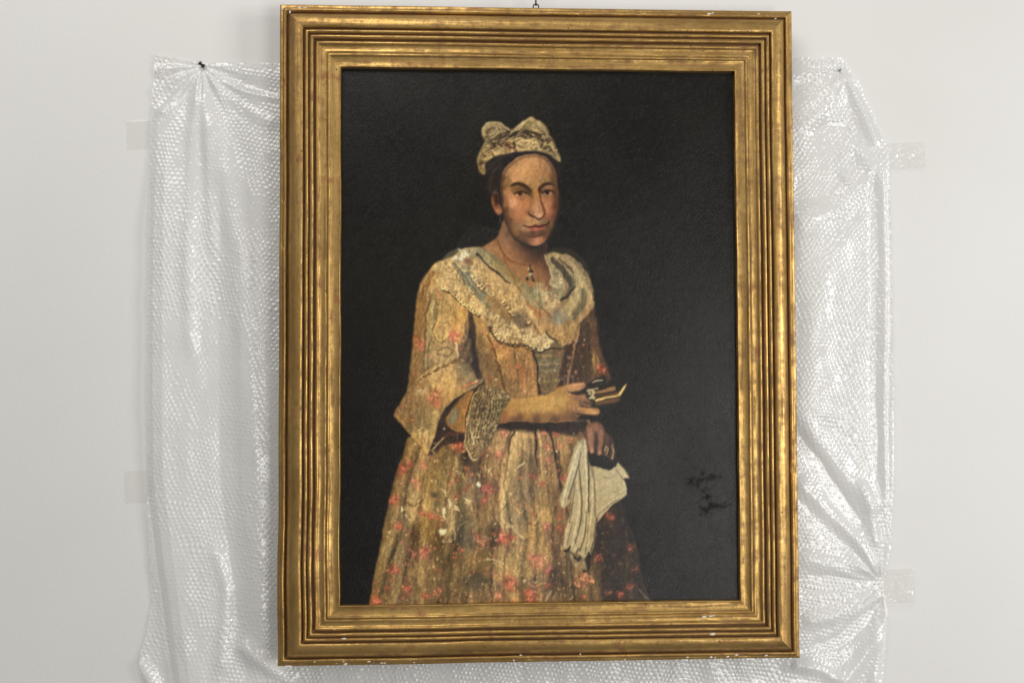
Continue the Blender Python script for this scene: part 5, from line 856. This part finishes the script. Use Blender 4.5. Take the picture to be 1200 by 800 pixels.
# the left lobe leans away from the frame: high by its free edge, falling to the right
ew = np.clip((UY-110)/150, 0, 1); cx_ = 188+.00006*(UY-420)**2+np.clip(UY-560, 0, 400)*.10
H += 24*ew*np.interp(UX-cx_, [-16, -6, 6, 70, 96, 118, 150], [0, .75, .95, .10, .32, .16, .05])
for pts, wd, hgt, _ in RIDGES:
    d, par = seg_dist(UX, UY, pts); H += 1.35*hgt*np.exp(-(d/wd)**2*.9)*np.clip(np.minimum(par, 1-par)*9+.25, 0, 1)
for (cx, cy, na, amp, dec, a0, a1) in ((237, 78, 15, 3.2, 110, 10, 170), (984, 82, 13, 2.4, 70, 60, 190), (1034, 684, 17, 3.4, 75, 95, 265), (1034, 684, 9, 2.2, 60, 95, 265)):
    dx, dy = UX-cx, UY-cy; r = np.hypot(dx, dy); th = np.arctan2(dy, dx)
    H += amp*np.sin(th*na+2.2*vnoise(th*4+9, r/60, int(cx)))*np.exp(-r/dec)*np.clip(r/14, 0, 1)
    H *= 1-.82*np.exp(-(r/15)**2)
hold = np.clip(np.minimum(np.minimum(UX-330, 925-UX)/10, (772-UY)/8), 0, 1)            # pressed flat behind the frame
H = H*(1-hold)+3.*hold
H = np.maximum(H, 1.2)+.4
# blisters: hexagonal lattice, rows drifting with the folds, some deflated
pitch = .0096
bx = WX+.010*vnoise(WX/.09, WZ/.16, 8)+.010*vnoise(WX/.025, WZ/.05, 9); bz = WZ+.009*vnoise(WX/.11+5, WZ/.13, 10)+.009*vnoise(WX/.03+5, WZ/.03, 11)
an = R(8); ru = (bx*math.cos(an)-bz*math.sin(an))/pitch; rv = (bx*math.sin(an)+bz*math.cos(an))/(pitch*.866)
best = np.full(WX.shape, 1e9); bid = np.zeros(WX.shape)
row = np.round(rv)
for dr in (-1, 0, 1):
    r_ = row+dr; off = (r_ % 2)*.5; c_ = np.round(ru-off)+off; d = np.hypot(ru-c_, (rv-r_)*.866)
    m = d < best; best = np.where(m, d, best); bid = np.where(m, c_*17.13+r_*41.7, bid)
rnd_ = np.abs(np.sin(bid*12.9898)*43758.5453) % 1
full_ = np.where(rnd_ < .12, .3, np.clip(.4+.9*rnd_, .35, 1.3))
flat_ = np.clip(.78+1.2*vnoise(UX/30, UY/50, 12), .42, 1.1)
q = np.clip(1-(best/(.38+.09*((rnd_*7.3) % 1)))**2, 0, 1)
dome = q**.75*(.4+.6*q)*2.1*full_*flat_
H = H+dome*(1-hold)
hidden = (UX > 345) & (UX < 912) & (UY < 766)
keepv = inside & ~hidden
idx = np.arange(WX.size).reshape(WX.shape)
qq = np.stack([idx[:-1, :-1], idx[:-1, 1:], idx[1:, 1:], idx[1:, :-1]], -1).reshape(-1, 4)
ok = keepv.ravel()[qq].all(1); qq = qq[ok]
used, inv = np.unique(qq.ravel(), return_inverse=True)
wc = np.stack([WX, -H*.001, WZ], -1).reshape(-1, 3)[used]
# the part pressed behind the frame is flat and plain: a coarse patch that overlaps the rim
hx = np.linspace(at(342, 400).x, at(915, 400).x, 24); hz = np.linspace(at(600, 769).z, at(600, 76).z, 24)
PXg, PZg = np.meshgrid(hx, hz); n0 = len(wc); wc = np.vstack([wc, np.stack([PXg, np.full_like(PXg, -.0022), PZg], -1).reshape(-1, 3)])
i2 = np.arange(PXg.size).reshape(PXg.shape)+n0
q2 = np.stack([i2[:-1, :-1], i2[:-1, 1:], i2[1:, 1:], i2[1:, :-1]], -1).reshape(-1, 4)
me = fast_mesh('bubble_wrap_sheet', wc, np.vstack([inv.reshape(-1, 4), q2]))
wrap = link('bubble_wrap_sheet', me, WRAP)
tag(wrap, 'clear bubble wrap sheet pinned and taped to the wall behind the gilt frame', 'bubble wrap')
# ---- pins and strips of clear tape ---------------------------------------------------------------------
BLACK = mat_plain('black_plastic', (.012, .012, .013), .28)
STEEL = mat_plain('grey_steel', (.32, .31, .30), .35, .9)
def push_pin(px, py, head, mat, label, lean):
    p = at(px, py, -.006); e = empty('push_pin', (p.x, 0, p.z)); d = Vector(lean).normalized()
    b = Vector((0, -.001, 0))
    V, F = tube([b-d*.004, b+d*.006], [.0007, .0007], 8); mesh_obj('pin_shaft', V, F, STEEL, e)
    prof = [(.005, .002), (.0055, .0042), (.0075, .0045), (.0085, .0030), (.013, .0026), (.0145, .0040), (.0165, .0044), (.0172, .0030)]
    V, F = tube([b+d*s*head for s, r in prof], [r*head for s, r in prof], 16); mesh_obj('pin_head', V, F, mat, e)
    return tag(e, label, 'push pin', 'push pins holding the bubble wrap')
push_pin(240, 79, 1.0, BLACK, 'black push pin holding the gathered bubble wrap corner left of the frame', (-.55, -.75, .42))
push_pin(984.5, 83, .55, STEEL, 'small grey pin in the pointed bubble wrap corner right of the frame', (-.1, -.95, .1))
def mat_tape():
    t = NT('clear_tape'); b = t.bump(t.noise(t.obj(), 90, 3), .08, .001)
    film = t.n('ShaderNodeMixShader', i0=.03, i1=t.n('ShaderNodeBsdfTransparent', Color=(.992, .99, .985, 1)), i2=t.n('ShaderNodeBsdfDiffuse', Color=(.78, .77, .74, 1)))
    fr = t.math('ADD', .03, t.math('MULTIPLY', t.math('POWER', t.n('ShaderNodeLayerWeight', Blend=.5).outputs[1], 3.), .4))
    return t.done(t.n('ShaderNodeMixShader', i0=fr, i1=film, i2=t.n('ShaderNodeBsdfGlossy', Roughness=.12, Normal=b)))
TAPE = mat_tape()
def tape(corners, wr, seed, label, base=.0012):
    """strip over four photo-pixel corners (tl, tr, br, bl) with creases"""
    n, m = 46, 34; P = [np.array(at(*c)) for c in corners]; u, v = np.meshgrid(np.linspace(0, 1, n), np.linspace(0, 1, m))
    pt = (P[0][None, None]*((1-u)*(1-v))[..., None]+P[1][None, None]*(u*(1-v))[..., None]+P[2][None, None]*(u*v)[..., None]+P[3][None, None]*((1-u)*v)[..., None])
    h = base+wr*(np.abs(vnoise(u*5+v*2, v*3, seed))*2+.7*np.abs(vnoise(u*11-v*4, v*8+u*3, seed+1))*2)
    fr = np.minimum(np.minimum(u, 1-u), np.minimum(v, 1-v)); h = np.where(fr < .03, base*.6, h)
    pt[..., 1] = -h; pt[..., 0] += (.006*vnoise(u*0+.5, v*9, seed+2)+.004*vnoise(u*0+.5, v*31, seed+3))*np.clip((np.abs(u-.5)-.38)/.12, 0, 1)
    i = np.arange(n*m).reshape(m, n); q = np.stack([i[:-1, :-1], i[1:, :-1], i[1:, 1:], i[:-1, 1:]], -1).reshape(-1, 4)
    c = pt.reshape(-1, 3).mean(0); c[1] = 0
    me = fast_mesh('tape_strip', pt.reshape(-1, 3)-c, q)
    o = link('tape_strip', me, TAPE); o.location = c
    return tag(o, label, 'tape', 'clear tape strips holding the bubble wrap')
tape([(182, 65), (208, 68), (210, 95), (182, 93)], .006, 31, 'crumpled clear tape beside the black push pin', .004)
tape([(148, 142), (186, 140), (186, 174), (149, 176)], .0004, 34, 'clear tape strip on the wrap edge below the crumpled tape and black push pin', .0012)
tape([(146, 552), (180, 550), (180, 588), (147, 590)], .0004, 37, 'flat yellowish clear tape strip across the long straight wrap edge left of frame', .0010)
tape([(1036, 169), (1084, 167), (1084, 197), (1038, 199)], .005, 41, 'wrinkled clear tape running off the sloping wrap edge onto the wall right of frame', .0025)
tape([(1026, 668), (1070, 666), (1071, 705), (1027, 706)], .007, 44, 'crumpled clear tape over the pinched gather of wrap near the lower frame corner', .006)
